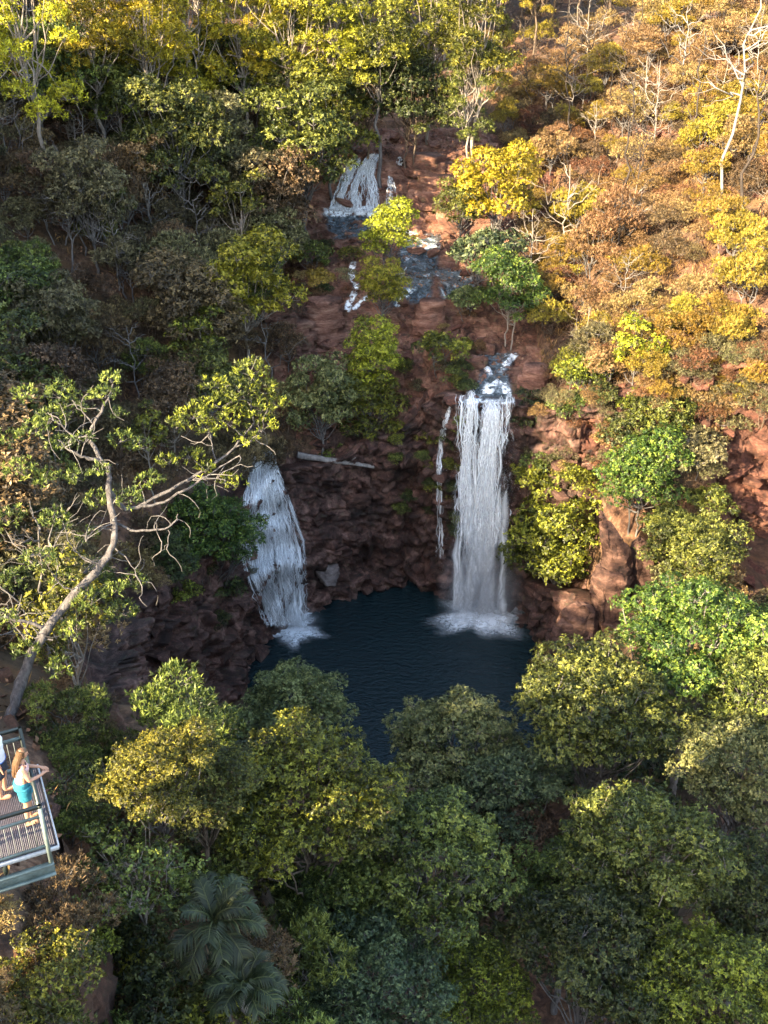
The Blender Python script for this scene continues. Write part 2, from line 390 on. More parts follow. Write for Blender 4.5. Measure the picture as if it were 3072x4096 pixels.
# rocky creek bed between the slopes, stepped in ledges
def rock_disp(p, tilt=(.12, .05), amp=.35, cell=1.1, s=0):
    q = p*np.array([1/cell, 1/cell, .95/cell]); q = q+.38*np.stack([vnoise(p*.9, s+5), vnoise(p*.9, s+6), vnoise(p*.9, s+7)], 1)
    d1, d2, v, pl = worley(q, s)
    e1, e2, v2, pl2 = worley(q*2.3+7.7, s+50)
    return amp*((v-.5)*1.2+pl*2.4-np.clip(.10-(d2-d1), 0, 1)*2.5+(v2-.5)*.4+pl2*1.3)
def ledges(p, u, seed, lay=.85, blk=1.7):
    """beds of stone broken into blocks that stand out by different amounts"""
    w1 = fbm(p*.35, 3, seed+60); w2 = fbm(p*.5+9, 3, seed+61)
    zz = (p[:,2]+.14*p[:,0]+1.25*w1+.16*vnoise(p*1.9, seed+2))/lay; k = np.floor(zz); th = hsh(k, k*0+3, k*0, seed+1)
    ub = (u+1.3*w2)/(blk*(.6+1.1*th))+hsh(k, k*0, k*0, seed+2)*9; b = np.floor(ub)
    v = hsh(b, k, k*0, seed+3)-.5; row = hsh(k, k*0, k*0, seed+4)-.5
    crack = np.exp(-((zz-k-.04)/.07)**2)+.8*np.exp(-((ub-b-.03)/.05)**2)
    tilt = (ub-b-.5)*(hsh(b, k, k*0+5, seed+5)-.5)*.9+(zz-k-.5)*(hsh(b, k, k*0+7, seed+6)-.3)*.8
    return 1.35*v+.7*row+tilt-.45*crack
def creek_bed():
    xs = np.linspace(-7.2, 10.0, 190); ys = np.linspace(56.3, 91, 380); X, Y = np.meshgrid(xs, ys, indexing='ij')
    Z = H(X, Y)
    p = np.stack([X, Y, Z], -1).reshape(-1,3)
    lay = .55; tilt = .10*p[:,0]+.03*p[:,1]+.5*fbm(p*.25, 3, 21)+.10*vnoise(p*2.1, 8)
    zz = (p[:,2]+tilt)/lay; k = np.floor(zz); f = zz-k
    st = (k+sstep(.78, 1.0, f))*lay-tilt
    z = p[:,2]*.35+st*.65+rock_disp(p*np.array([1,1,.4]), amp=.26, cell=1.35, s=31)+.20*fbm(p*.8, 4, 40)
    edge = sstep(-7.2, -5.6, p[:,0])*sstep(10.0, 8.6, p[:,0])*sstep(91, 88, p[:,1])
    inside = sstep(.2, 1.2, wall_sd(p[:,0], p[:,1]))
    z = p[:,2]+(z-p[:,2])*edge-(1-edge)*.5
    z = np.where(inside > 0.02, z, -3)
    keep = inside > .02
    V = np.stack([p[:,0], p[:,1], z], 1)
    F = grid_faces(len(xs), len(ys)); F = F[keep[F].all(1)]
    return tag(MB().add(V, F).build('creek_bed', ROCK['creek']), kind='structure')
bed = creek_bed()

def cliff(name, pts, ztop, zbot, mat, lean=.8, res=.16, seed=0, back=2.2, amp=.5, cell=1.25):
    """rock wall swept along pts; leans back towards its top and rolls over onto the ground above"""
    pts = np.asarray(pts, float)
    seg = np.linalg.norm(np.diff(pts, axis=0), axis=1); cum = np.concatenate([[0], np.cumsum(seg)])
    n = int(cum[-1]/res)+1; u = np.linspace(0, cum[-1], n)
    cx = np.interp(u, cum, pts[:,0]); cy_ = np.interp(u, cum, pts[:,1])
    k = np.ones(9)/9; pad = lambda a: np.convolve(np.pad(a, 4, 'edge'), k, 'valid')
    cx, cy_ = pad(cx), pad(cy_)
    tx, ty = np.gradient(cx), np.gradient(cy_); L = np.hypot(tx, ty); nx, ny = ty/L, -tx/L    # towards the gorge
    zt = np.array([ztop(a-b*.9, c-d*.9) for a, b, c, d in zip(cx, nx, cy_, ny)])
    zt = np.convolve(np.pad(zt, 6, 'edge'), np.ones(13)/13, 'valid')
    nv = int((zt.max()-zbot)/res)+1; nb = int(back/.2)+1
    v = np.linspace(0, 1, nv)
    off = lean*(1-v)**1.2
    V = np.stack([cx[:,None]+nx[:,None]*off, cy_[:,None]+ny[:,None]*off, zbot+(zt[:,None]-zbot)*v], -1)
    b = np.linspace(0, 1, nb)[1:]
    bx = cx[:,None]-nx[:,None]*b*back; by = cy_[:,None]-ny[:,None]*b*back
    bz = H(bx, by); bz = np.where(b[None]*back < 1.5, np.maximum(bz, zt[:,None]-.05), bz)-.5*b[None]**2
    V = np.concatenate([V, np.stack([bx, by, bz], -1)], 1)
    sh = V.shape; p = V.reshape(-1,3)
    nn = np.repeat(np.stack([nx, ny, 0*nx+.15], 1)[:,None], sh[1], 1).reshape(-1,3)
    uu = np.repeat(u[:,None], sh[1], 1).ravel()
    d = amp*1.2*fbm(p*.26, 4, seed)+amp*1.35*ledges(p, uu, seed)+amp*.85*(1-2*np.abs(fbm(p*np.array([.9,.9,.45]), 4, seed+5)))+amp*.5*rock_disp(p, amp=1.0, cell=.9, s=seed+12)+amp*.22*fbm(p*3.3, 2, seed+8)
    d = d*np.where(np.repeat(np.arange(sh[1])[None], sh[0], 0).ravel() >= nv, .45, 1.0)
    p = p+nn*d[:,None]
    return tag(MB().add(p, grid_faces(sh[0], sh[1])).build(name, mat), kind='structure')
up_s = lambda x, y: float(hup(np.array([x]), np.array([y]))[0])
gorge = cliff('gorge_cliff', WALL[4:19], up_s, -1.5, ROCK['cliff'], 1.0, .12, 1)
cliff('red_cliff', WALL[17:24], up_s, 1.0, ROCK['red'], .5, .18, 2, amp=.6)
cliff('earth_cliff', WALL[1:5], up_s, 3.0, ROCK['earth'], 1.4, .22, 3, amp=.5)
BANK = [(8.9,55.4), (8.9,53), (9.3,51), (10.0,49), (11.0,47), (12.1,45), (13.4,42.5), (15,39)]
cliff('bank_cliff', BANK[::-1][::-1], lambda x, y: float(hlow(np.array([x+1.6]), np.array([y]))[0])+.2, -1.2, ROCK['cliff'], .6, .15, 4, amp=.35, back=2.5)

# plunge pool
xs = np.linspace(-16, 20, 2); ys = np.linspace(30, 60, 2); X, Y = np.meshgrid(xs, ys, indexing='ij')
tag(MB().add(np.stack([X, Y, 0*X], -1).reshape(-1,3), grid_faces(2,2)).build('pool_water', POOL), kind='structure')
# ------------------------------------------------------------------ plants
def ortho(a):
    ref = np.where(np.abs(a[:,2:3]) < .9, np.array([[0,0,1.]]), np.array([[1.,0,0]]))
    u = nrm(np.cross(a, ref)); return u, np.cross(a, u)
def leaves(mb, C, A, rng, k=7, L=.16, wd=.4, e0=40, e1=105, jit=.14, tint=None, lvar=.42):
    """k leaves radiating from every shoot C along its axis A"""
    n = len(C)
    if n == 0: return
    A = nrm(A); U, V = ortho(A)
    rep = lambda a: np.repeat(a, k, 0)
    ph = rng.uniform(0, 2*np.pi, (n, k)); el = np.radians(rng.uniform(e0, e1, (n, k)))
    ph = ph.ravel()[:,None]; el = el.ravel()[:,None]
    A, U, V = rep(A), rep(U), rep(V)
    D = np.cos(el)*A+np.sin(el)*(np.cos(ph)*U+np.sin(ph)*V)
    nn = nrm(A-(A*D).sum(1, keepdims=True)*D+.25*rng.normal(size=D.shape)); S = nrm(np.cross(D, nn)); nn = np.cross(S, D)
    m = n*k; l = L*rng.uniform(1-lvar, 1+lvar, (m,1))
    B = rep(C)+jit*L*rng.normal(size=(m,3))
    v = np.stack([B, B+D*l*.5+S*l*wd*.5+nn*l*.08, B+D*l-nn*l*.12, B+D*l*.5-S*l*wd*.5+nn*l*.08], 1).reshape(-1,3)
    if tint is None: tint = rng.uniform(.15, .85, n)
    t = np.clip(np.repeat(np.clip(rep(tint)+rng.normal(0, .12, m), 0, 1), 4), 0, 1)
    mb.add(v, np.arange(m*4).reshape(-1,4), t)
def bez(a, b, c, n=6):
    t = np.linspace(0, 1, n)[:,None]; return (1-t)**2*a+2*t*(1-t)*b+t*t*c
def wander(a, b, rng, n=7, amp=.08):
    p = np.linspace(0, 1, n)[:,None]; L = np.linalg.norm(np.asarray(b)-a)
    q = a+(np.asarray(b)-a)*p; j = rng.normal(0, amp*L, (n,3)); j[0] = 0; j[-1] = 0
    return q+j*.6
def fill_clump(mbl, mbw, c, r, rng, st, squash=.75, base=None):
    """leafy shoots over the upper and outer shell of one clump, with twigs reaching into it"""
    n = max(6, int(st['dens']*r*r))
    d = nrm(rng.normal(size=(n,3))); d[:,2] = np.where(d[:,2] < -.35, -d[:,2]*.6, d[:,2]); d = nrm(d)
    rr = r*rng.uniform(.62, 1.05, (n,1))
    lump = 1+.25*vnoise(d*2.2+c*3.1, 5)[:,None]
    C = c+d*rr*lump*np.array([1,1,squash])
    A = d*st.get('out', .7)+np.array([0,0,st.get('up', .55)])+.35*rng.normal(size=(n,3))
    tint = np.clip(.40+.14*rng.normal()+.30*rng.normal(size=n), 0, 1)
    leaves(mbl, C, A, rng, st['k'], st['L'], st['w'], st.get('e0', 40), st.get('e1', 105), tint=tint)
    for i in rng.integers(0, n, st.get('twigs', 5)):
        mbw.tube(bez(c-np.array([0,0,r*.35*squash]), (c+C[i])/2+[0,0,-.1*r], C[i], 4), np.linspace(.022, .006, 4)*st.get('tw', 1), 3)
def tree_meshes(name, seed, R, Rz, zc, st, ncl, trunk_r, clump=.36, lean=(0,0), stems=1, fork=.55, low=-.25, open_=0.0):
    rng = np.random.default_rng(seed); mbl, mbw = MB(), MB()
    cen = np.array([lean[0], lean[1], zc]); cl = []
    tries = 0
    while len(cl) < ncl and tries < 4000:
        tries += 1
        d = nrm(rng.normal(size=3)); 
        if d[2] < low: continue
        f = rng.uniform(.45, 1)**.5*(1+.10*rng.normal()+.42*float(vnoise((d*1.5+seed)[None], seed)[0]))
        r = R*clump*rng.uniform(.6, 1.25)
        q = cen+d*np.array([R, R, Rz])*f*.8
        if all(np.linalg.norm(q-c) > .55*(r+s) for c, s in cl): cl.append((q, r))
    roots = [np.array([.25*trunk_r*8*math.cos(a), .25*trunk_r*8*math.sin(a), 0])*(stems > 1) for a in np.linspace(0, 6.28, stems, endpoint=False)]
    tops = []
    for s_, rt in enumerate(roots):
        tp = cen*[1,1,0]+[rng.normal()*R*.12+rt[0]*3, rng.normal()*R*.12+rt[1]*3, zc-Rz*(1-fork)]
        path = wander(rt-[0,0,.6], tp, rng, 9, .025)
        mbw.tube(path, np.linspace(trunk_r, trunk_r*.55, 9)/math.sqrt(stems), 8); tops.append(path)
    for q, r in cl:
        path = tops[rng.integers(len(tops))]; a = path[rng.integers(5, 9)]
        mid = (a+q)/2+np.array([0,0,-.12*np.linalg.norm(q-a)])+rng.normal(size=3)*.12*R
        mbw.tube(bez(a, mid, q, 7)+np.concatenate([[[0,0,0]], rng.normal(0, .03*R, (5,3)), [[0,0,0]]]), np.linspace(trunk_r*(.42 if ncl < 50 else .24), trunk_r*.08, 7), 5)
        if rng.random() >= open_: fill_clump(mbl, mbw, q, r, rng, st)
    return mbw.mesh(name+'_wood', True), mbl.mesh(name+'_leaf')
ST = {'broad': dict(dens=330, k=8, L=.093, w=.44, twigs=5, e0=45, e1=100),
      'broad_far': dict(dens=190, k=7, L=.128, w=.46, twigs=5),
      'feather': dict(dens=250, k=9, L=.155, w=.20, e0=5, e1=70, up=.9, out=.5, twigs=5),
      'dry': dict(dens=260, k=8, L=.115, w=.22, e0=5, e1=85, up=.5, out=.8, twigs=9),
      'big': dict(dens=120, k=6, L=.13, w=.5, twigs=9),
      'euc': dict(dens=190, k=8, L=.145, w=.28, e0=30, e1=120, up=.2, out=.6, twigs=6)}
PROTO = {}
def proto(key, R, zc, **kw):
    wm, lm = tree_meshes(key, R=R, zc=zc, **kw); PROTO[key] = (wm, lm, R, zc)
for i in range(4):
    proto(f'broad{i}', 3.0, 9.6+.6*(i % 2), seed=10+i, Rz=2.5+.3*(i % 3), st=ST['broad'], ncl=88, trunk_r=.20, clump=.215)
for i in range(2):
    proto(f'open{i}', 2.6, 4.2, seed=20+i, Rz=2.0, st=ST['big'], ncl=24, trunk_r=.13, clump=.30, open_=.12, stems=2)
for i in range(3):
    proto(f'mid{i}', 2.6, 4.4, seed=30+i, Rz=3.0, st=ST['broad_far'], ncl=30, trunk_r=.10, clump=.33, stems=1+i % 2, low=-.6)
for i in range(2):
    proto(f'bush{i}', 1.7, 1.5, seed=40+i, Rz=1.4, st=ST['broad_far'], ncl=14, trunk_r=.07, clump=.40, stems=3, low=-.1)
for i in range(3):
    proto(f'feather{i}', 1.9, 2.3, seed=50+i, Rz=1.5, st=ST['feather'], ncl=16, trunk_r=.08, clump=.34, stems=2)
for i in range(4):
    proto(f'dry{i}', 1.5, 1.25, seed=60+i, Rz=1.05, st=ST['dry'], ncl=13, trunk_r=.05, clump=.36, stems=3, low=-.05)
for i in range(3):
    proto(f'euc{i}', 2.7, 8.5, seed=70+i, Rz=5.0, st=ST['euc'], ncl=30, trunk_r=.13, clump=.32, fork=.9, low=-.75)
for i in range(2):
    proto(f'thin{i}', 1.4, 4.6, seed=80+i, Rz=1.8, st=ST['broad_far'], ncl=12, trunk_r=.06, clump=.38, low=-.6)
def bare_meshes(seed, h=6.0, r=.09, nb=12, sub=4, spread=.5):
    rng = np.random.default_rng(seed); mb = MB()
    path = wander(np.array([0,0,-.4]), np.array([rng.normal()*.4, rng.normal()*.4, h]), rng, 10, .03)
    mb.tube(path, np.linspace(r*.7, r*.2, 10), 7)
    for i in range(nb):
        t = rng.uniform(.35, .97); k = t*9; a = path[int(k)]*(1-k % 1)+path[min(9, int(k)+1)]*(k % 1)
        an = rng.uniform(0, 6.28); L = h*spread*(1.15-t)*rng.uniform(.6, 1.1)+.4
        e = a+np.array([math.cos(an)*L, math.sin(an)*L, L*rng.uniform(.3, 1.0)])
        br = wander(a, e, rng, 7, .09); mb.tube(br, np.linspace(r*.4, r*.08, 7), 5)
        for j in range(sub):
            b = br[rng.integers(2, 6)]; e2 = b+nrm(e-a)*L*.4+rng.normal(size=3)*L*.22
            mb.tube(wander(b, e2, rng, 5, .1), np.linspace(r*.16, r*.05, 5), 3)
    return mb.mesh('bare_wood', True)
for i in range(3): PROTO[f'bare{i}'] = (bare_meshes(90+i), None, 2.2, 3.6)
PROTO['burnt0'] = (bare_meshes(95, 9, .13, 7, 2, .22), None, 1.6, 5.5)
PROTO['burnt1'] = (bare_meshes(96, 10, .11, 10, 3, .28), None, 1.8, 6)

def plant(key, px, py, rpx, leaf, bark, label, name, cat='tree', group=None, rz=None, sz=1.0, crown='crown', loc=None, scale=None):
    """stand a plant on the ground so that its crown fills the given place in the photograph"""
    wm, lm, R, zc = PROTO[key]
    if loc is None:
        s = 1.0
        for _ in range(5):
            q, d = cast(px, py, zc*s*sz)
            s = 1.12*rpx*d/FPX/R
        q, d = cast(px, py, zc*s*sz)
        loc = (q[0], q[1], Hq(q[0], q[1])); scale = s
    o = empty(name, loc, rz if rz is not None else ((round(px)*37+round(py)*91+sum(map(ord, key))*13) % 628)/100)
    o.scale = (scale, scale, scale*sz)
    for nm, me, mt in (('trunk', wm, BARK[bark]), (crown, lm, LM.get(leaf))):
        if me is None: continue
        c = bpy.data.objects.new(nm, me); COL.objects.link(c); c.parent = o
        if not me.materials: me.materials.append(mt)
        c.material_slots[0].link = 'OBJECT'; c.material_slots[0].material = mt
    return tag(o, label, cat, group)

T = lambda *a, **k: plant(*a, **k)
# --- crowns in the foreground, seen from above
T('broad0', 294, 712, 70, 'pale', 'grey', 'pale green rounded tree overlapping the left near edge of the pool', 'gorge_tree')
T('broad1', 160, 772, 52, 'yolive', 'grey', 'yellow-tipped tree below the dark left rock wall, right of the viewing deck', 'gorge_tree')
T('broad2', 300, 800, 84, 'yolive', 'brown', 'broad yellow-olive tree right below the pale tree at the pool', 'gorge_tree')
T('broad3', 452, 752, 58, 'pale', 'pale', 'light green tree standing against the dark water at the pool centre', 'gorge_tree')
T('broad1', 505, 790, 56, 'bluegreen', 'grey', 'blue-green tree leaning off the lower right of the light green pool tree', 'gorge_tree')
T('broad0', 594, 712, 74, 'olive', 'grey', 'large olive tree at the right corner of the pool', 'gorge_tree')
T('broad2', 700, 640, 70, 'green', 'dead', 'large green tree with exposed pale branches below the rock spire', 'gorge_tree')
T('broad3', 752, 690, 56, 'olive', 'grey', 'olive tree cut by the right edge, under the large green tree', 'gorge_tree')
T('broad1', 648, 855, 80, 'olive', 'pale', 'round olive tree with pale forked limbs showing at its foot', 'gorge_tree')
T('broad0', 742, 775, 60, 'pale', 'grey', 'yellow-green tree at the right edge above the round olive tree', 'gorge_tree')
T('broad2', 524, 842, 48, 'brown', 'brown', 'brown-leaved tree between the long olive crown and round olive tree', 'gorge_tree')
T('broad3', 415, 870, 80, 'olive', 'grey', 'long olive tree in the middle of the foreground', 'gorge_tree')
T('broad0', 375, 985, 66, 'bluegreen', 'grey', 'blue-green tree at the bottom edge right of the palm', 'gorge_tree')
T('broad1', 478, 990, 50, 'yolive', 'grey', 'small yellowish tree at the bottom edge, centre right', 'gorge_tree')
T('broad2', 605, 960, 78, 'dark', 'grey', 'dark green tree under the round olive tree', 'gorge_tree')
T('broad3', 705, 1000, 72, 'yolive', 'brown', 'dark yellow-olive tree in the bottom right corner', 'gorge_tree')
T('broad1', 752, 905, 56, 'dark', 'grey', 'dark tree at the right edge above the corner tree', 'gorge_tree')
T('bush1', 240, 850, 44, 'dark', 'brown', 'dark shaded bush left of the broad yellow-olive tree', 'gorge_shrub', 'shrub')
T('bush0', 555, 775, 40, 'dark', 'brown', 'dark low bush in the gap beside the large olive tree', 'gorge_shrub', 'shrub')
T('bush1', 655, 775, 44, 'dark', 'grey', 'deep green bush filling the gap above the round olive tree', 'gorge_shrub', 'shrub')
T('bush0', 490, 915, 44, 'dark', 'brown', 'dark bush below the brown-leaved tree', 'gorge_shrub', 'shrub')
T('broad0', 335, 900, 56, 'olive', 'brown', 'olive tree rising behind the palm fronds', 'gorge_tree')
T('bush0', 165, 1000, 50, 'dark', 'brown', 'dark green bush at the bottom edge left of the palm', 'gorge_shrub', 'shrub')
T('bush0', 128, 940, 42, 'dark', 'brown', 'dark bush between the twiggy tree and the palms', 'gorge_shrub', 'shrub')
T('broad0', 205, 790, 48, 'olive', 'brown', 'olive tree between the yellow-tipped tree and the broad yellow-olive one', 'gorge_tree')
T('mid2', 705, 562, 36, 'olive', 'grey', 'olive tree at the foot of the red cliff', 'gorge_tree')
T('broad2', 570, 890, 54, 'olive', 'grey', 'olive tree left below the round olive tree', 'gorge_tree')
T('open0', 130, 868, 66, 'olive', 'pale', 'open twiggy tree with pale branches below the viewing deck', 'slope_tree')
T('open1', 85, 805, 44, 'olive', 'grey', 'open grey-stemmed tree beside the outer edge of the deck', 'slope_tree')
T('open1', 45, 985, 60, 'yolive', 'brown', 'yellow-leaved shrub on red earth in the bottom left corner', 'slope_shrub', 'shrub')
# --- around the pool and the falls
T('broad2', 205, 535, 48, 'green', 'grey', 'dark green tree on top of the left rock wall beside the left fall', 'cliff_tree')
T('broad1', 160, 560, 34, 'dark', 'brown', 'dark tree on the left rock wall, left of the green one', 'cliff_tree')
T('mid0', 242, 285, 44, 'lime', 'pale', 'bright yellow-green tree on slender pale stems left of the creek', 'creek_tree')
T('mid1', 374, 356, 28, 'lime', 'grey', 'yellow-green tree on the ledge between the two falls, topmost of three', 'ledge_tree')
T('mid2', 320, 402, 36, 'pale', 'grey', 'pale green tree on the ledge between the two falls, left of three', 'ledge_tree')
T('mid0', 372, 408, 32, 'yolive', 'grey', 'yellow-olive tree on the ledge between the two falls, right of three', 'ledge_tree')
T('bush0', 345, 455, 22, 'green', 'brown', 'green bush hanging over the fallen log on the cliff', 'cliff_shrub', 'shrub')
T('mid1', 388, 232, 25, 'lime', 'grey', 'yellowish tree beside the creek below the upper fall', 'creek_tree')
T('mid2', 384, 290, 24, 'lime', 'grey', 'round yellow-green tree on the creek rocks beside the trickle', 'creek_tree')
T('mid0', 495, 188, 38, 'yellow', 'grey', 'sunlit yellow-topped tree right of the red rock slab', 'creek_tree')
T('mid2', 463, 210, 24, 'olive', 'grey', 'olive tree left of the sunlit yellow-topped tree', 'creek_tree')
T('bush1', 485, 258, 36, 'bluegreen', 'grey', 'grey-green rounded bush under the sunlit yellow-topped tree', 'creek_shrub', 'shrub')
T('mid1', 512, 288, 32, 'green', 'pale', 'green tree right of the lower cascade pool', 'creek_tree')
T('bush0', 440, 350, 24, 'yolive', 'grey', 'small yellow-olive bush on the red ledge above the right fall', 'ledge_shrub', 'shrub')
T('bush1', 466, 300, 18, 'pale', 'grey', 'pale bush just below the lower cascade pool', 'ledge_shrub', 'shrub')
T('mid2', 560, 545, 50, 'yolive', 'grey', 'round yellow-green tree right of the base of the right fall', 'cliff_tree')
T('mid1', 640, 474, 38, 'green', 'grey', 'bright green tree above the rock spire', 'cliff_tree')
T('mid0', 678, 540, 32, 'olive', 'brown', 'dull olive tree right of the rock spire', 'cliff_tree')
T('thin0', 535, 415, 22, 'dark', 'brown', 'narrow dark green tree touching the right fall', 'cliff_tree')
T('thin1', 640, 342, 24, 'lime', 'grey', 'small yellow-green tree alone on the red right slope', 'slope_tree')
T('bush0', 585, 375, 26, 'yolive', 'grey', 'sparse yellow-olive bush on the right slope above the fall', 'slope_shrub', 'shrub')
T('thin0', 455, 380, 12, 'olive', 'grey', 'slim small tree left of the lip of the right fall', 'ledge_tree')
T('bush1', 565, 470, 28, 'olive', 'brown', 'olive bush on the brown bank right of the right fall', 'cliff_shrub', 'shrub')
T('bush1', 615, 440, 24, 'tan', 'brown', 'dry tan bush on the bank left of the bright green tree', 'cliff_shrub', 'shrub')
T('bush0', 700, 450, 28, 'greybrown', 'dead', 'grey-leaved shrub with pale bent stems above the red cliff', 'cliff_shrub', 'shrub')
T('bush0', 460, 498, 17, 'olive', 'brown', 'green bush on the wet cliff left of the right fall', 'cliff_shrub', 'shrub')
T('bush1', 310, 255, 18, 'olive', 'grey', 'olive bush on the brown rocks left of the creek', 'creek_shrub', 'shrub')
T('bush0', 320, 280, 14, 'gold', 'brown', 'golden bush on the rocks left of the trickle', 'creek_shrub', 'shrub')
# --- the slope above the left bank
T('thin0', 145, 163, 22, 'tan', 'pale', 'sunlit pale-topped tree on a white stem in the shaded left slope', 'slope_tree')
T('bush0', 112, 200, 26, 'bluegreen', 'grey', 'blue-green bush beside the white stem of the sunlit tree', 'slope_shrub', 'shrub')
T('bare0', 112, 240, 28, None, 'dead', 'leafless pale tree below the blue-green bush', 'bare_tree')
T('bare1', 70, 112, 26, None, 'dead', 'leafless pale tree at the edge of the sunlit wood, upper left', 'bare_tree')
T('bare2', 200, 390, 24, None, 'dead', 'leafless grey tree behind the yellow arm of the leaning tree', 'bare_tree')
T('mid2', 300, 150, 50, 'olive', 'grey', 'spreading olive tree left of the upper fall', 'creek_tree')
T('mid0', 330, 115, 44, 'yolive', 'grey', 'yellow-olive tree left above the upper fall', 'creek_tree')
T('mid1', 250, 190, 34, 'greybrown', 'grey', 'grey-brown open tree on the left slope between sunlit tree and creek', 'slope_tree')
# --- the wood at the top
E = [('euc0', 25, 30, 50, 'yellow', 'pale'), ('euc1', 90, 20, 44, 'yellow', 'pale'), ('thin1', 48, 56, 20, 'yellow', 'pale'), ('euc2', 140, 30, 42, 'yellow', 'pale'),
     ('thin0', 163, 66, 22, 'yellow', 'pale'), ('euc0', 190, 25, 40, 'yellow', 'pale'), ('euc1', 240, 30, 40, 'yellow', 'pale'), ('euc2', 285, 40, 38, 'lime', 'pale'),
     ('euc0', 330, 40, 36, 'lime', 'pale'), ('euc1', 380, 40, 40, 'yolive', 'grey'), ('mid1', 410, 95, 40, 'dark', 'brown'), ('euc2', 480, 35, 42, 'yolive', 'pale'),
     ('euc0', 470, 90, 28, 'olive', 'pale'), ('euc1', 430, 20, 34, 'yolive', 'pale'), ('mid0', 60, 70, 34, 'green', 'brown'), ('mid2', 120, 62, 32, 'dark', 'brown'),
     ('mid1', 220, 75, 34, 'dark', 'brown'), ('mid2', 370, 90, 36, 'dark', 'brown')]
EL = ['brightest yellow tree in the top left corner', 'yellow sunlit tree along the top edge, second from the left corner', 'small round yellow tree standing before the dark green gap, upper left',
      'yellow sunlit tree along the top edge, third from the left corner', 'small yellow tree on a thin stem below the wood edge', 'yellow sunlit tree along the top edge with leaning pale stem',
      'yellow tree along the top edge right of the leaning pale stem', 'yellow-green tall tree along the top edge, left of centre', 'second yellow-green tall tree at the top edge, above the upper fall',
      'tall grey-stemmed tree at the top centre', 'dark dense tree behind the rock slab of the upper fall', 'tall white-stemmed tree at the top right of centre', 'lower olive tree at the foot of the tall white-stemmed tree',
      'slim tall tree at the top edge left of the white-stemmed tree', 'green shaded tree behind the small round yellow tree', 'dark tree behind the small thin-stemmed yellow tree', 'dark tree in the gap under the tall yellow-green trees',
      'dark tree left of the dense tree above the rock slab']
for (k, x, y, r, l, b), lab in zip(E, EL): T(k, x, y, r, l, b, lab, 'woodland_tree')
for k, x, y, r, b, lab in [('burnt0', 760, 120, 30, 'burnt', 'tall scorched trunk nearest the right edge'), ('burnt1', 740, 60, 40, 'dead', 'tall bare white-limbed tree in the top right corner'),
                        ('bare0', 690, 45, 30, 'dead', 'leafless pale tree left of the corner tree, top right'), ('burnt0', 628, 130, 22, 'burnt', 'scorched thin trunk in the middle of the sunlit right slope'),
                        ('burnt1', 575, 60, 24, 'burnt', 'scorched trunk right of the tall white-stemmed tree'), ('bare1', 660, 95, 26, 'pale', 'leafless pale tree on the sunlit right slope'),
                        ('burnt0', 700, 90, 22, 'burnt', 'scorched trunk behind the leafless pale tree, upper right'), ('bare2', 625, 275, 18, 'dead', 'small leafless shrub on the red right slope')]:
    T(k, x, y, r, None, b, lab, 'bare_tree')

# --- thickets on the slopes and the wood behind
MARKS = [('upper fall', 358, 185), ('left fall', 265, 450), ('right fall', 488, 405), ('viewing deck', 45, 790), ('sunlit pale-topped tree', 145, 163), ('blue-green bush', 112, 200), ('bright yellow-green creek tree', 242, 285),
         ('leaning tree', 110, 480), ('yellow arm of the leaning tree', 250, 395), ('top left corner', 0, 0), ('small round yellow tree', 48, 56), ('tall white-stemmed tree', 480, 35), ('sunlit yellow-topped tree', 495, 188),
         ('red cliff', 750, 500), ('bright green tree by the spire', 640, 482), ('small yellow-green slope tree', 640, 342), ('top right corner', 768, 0), ('scorched middle trunk', 628, 130), ('scorched edge trunk', 760, 120),
         ('green cascade tree', 512, 288), ('left edge of the picture', 0, 330), ('right edge of the picture', 768, 300), ('pale bent-stemmed shrub', 700, 450), ('spreading olive tree', 300, 150), ('leafless tree above the deck', 112, 240)]
PENDING = {}
ORD = ['nearest', 'second', 'third', 'fourth', 'fifth', 'sixth', 'seventh', 'eighth', 'ninth', 'tenth', 'eleventh', 'twelfth', 'thirteenth', 'fourteenth', 'fifteenth', 'sixteenth', 'seventeenth', 'eighteenth', 'nineteenth', 'twentieth']
def later_label(o, what, px, py):
    nm, mx, my = min(MARKS, key=lambda m: (m[1]-px)**2+(m[2]-py)**2); dx, dy = px-mx, py-my
    side = ('right of' if dx > 0 else 'left of') if abs(dx) > abs(dy) else ('below' if dy > 0 else 'above')
    if nm == 'top left corner': side = 'right of' if abs(dx) > abs(dy) else 'below'
    PENDING.setdefault((what, side, nm), []).append((dx*dx+dy*dy, o))
def write_labels():
    for (what, side, nm), L in PENDING.items():
        L.sort(key=lambda t: t[0])
        for k, (_, o) in enumerate(L):
            art = '' if nm.endswith('picture') and 0 else 'the '
            o['label'] = (f'{what} {side} {art}{nm}' if len(L) == 1 else f'{ORD[min(k, len(ORD)-1)]} {what} {side} {art}{nm}')
TAKEN = []
def scatter(n, xr, yr, kinds, mind, seed, ok=lambda x, y, px, py: True, smin=.7, smax=1.25, margin=30):
    rng = random.Random(seed); tries = 0; done = 0
    while done < n and tries < n*60:
        tries += 1
        x = rng.uniform(*xr); y = rng.uniform(*yr); z = Hq(x, y); px, py, d = project((x, y, z+1))
        if d < 10 or not (-margin < px < PW+margin and -margin < py < PH+60) or not ok(x, y, px, py): continue
        if any((x-a)**2+(y-b)**2 < mind*mind for a, b in TAKEN): continue
        TAKEN.append((x, y)); done += 1
        k, l, b, what, nm, cat, grp = rng.choice(kinds); s = rng.uniform(smin, smax)
        o = plant(k, 0, 0, 0, l, b, what, nm, cat, grp, rz=rng.uniform(0, 6.28), loc=(x, y, z), scale=s, sz=rng.uniform(.85, 1.15))
        later_label(o, what, px, py)
sd1_ = lambda x, y: wall_sd(np.array([x]), np.array([y]))[0]
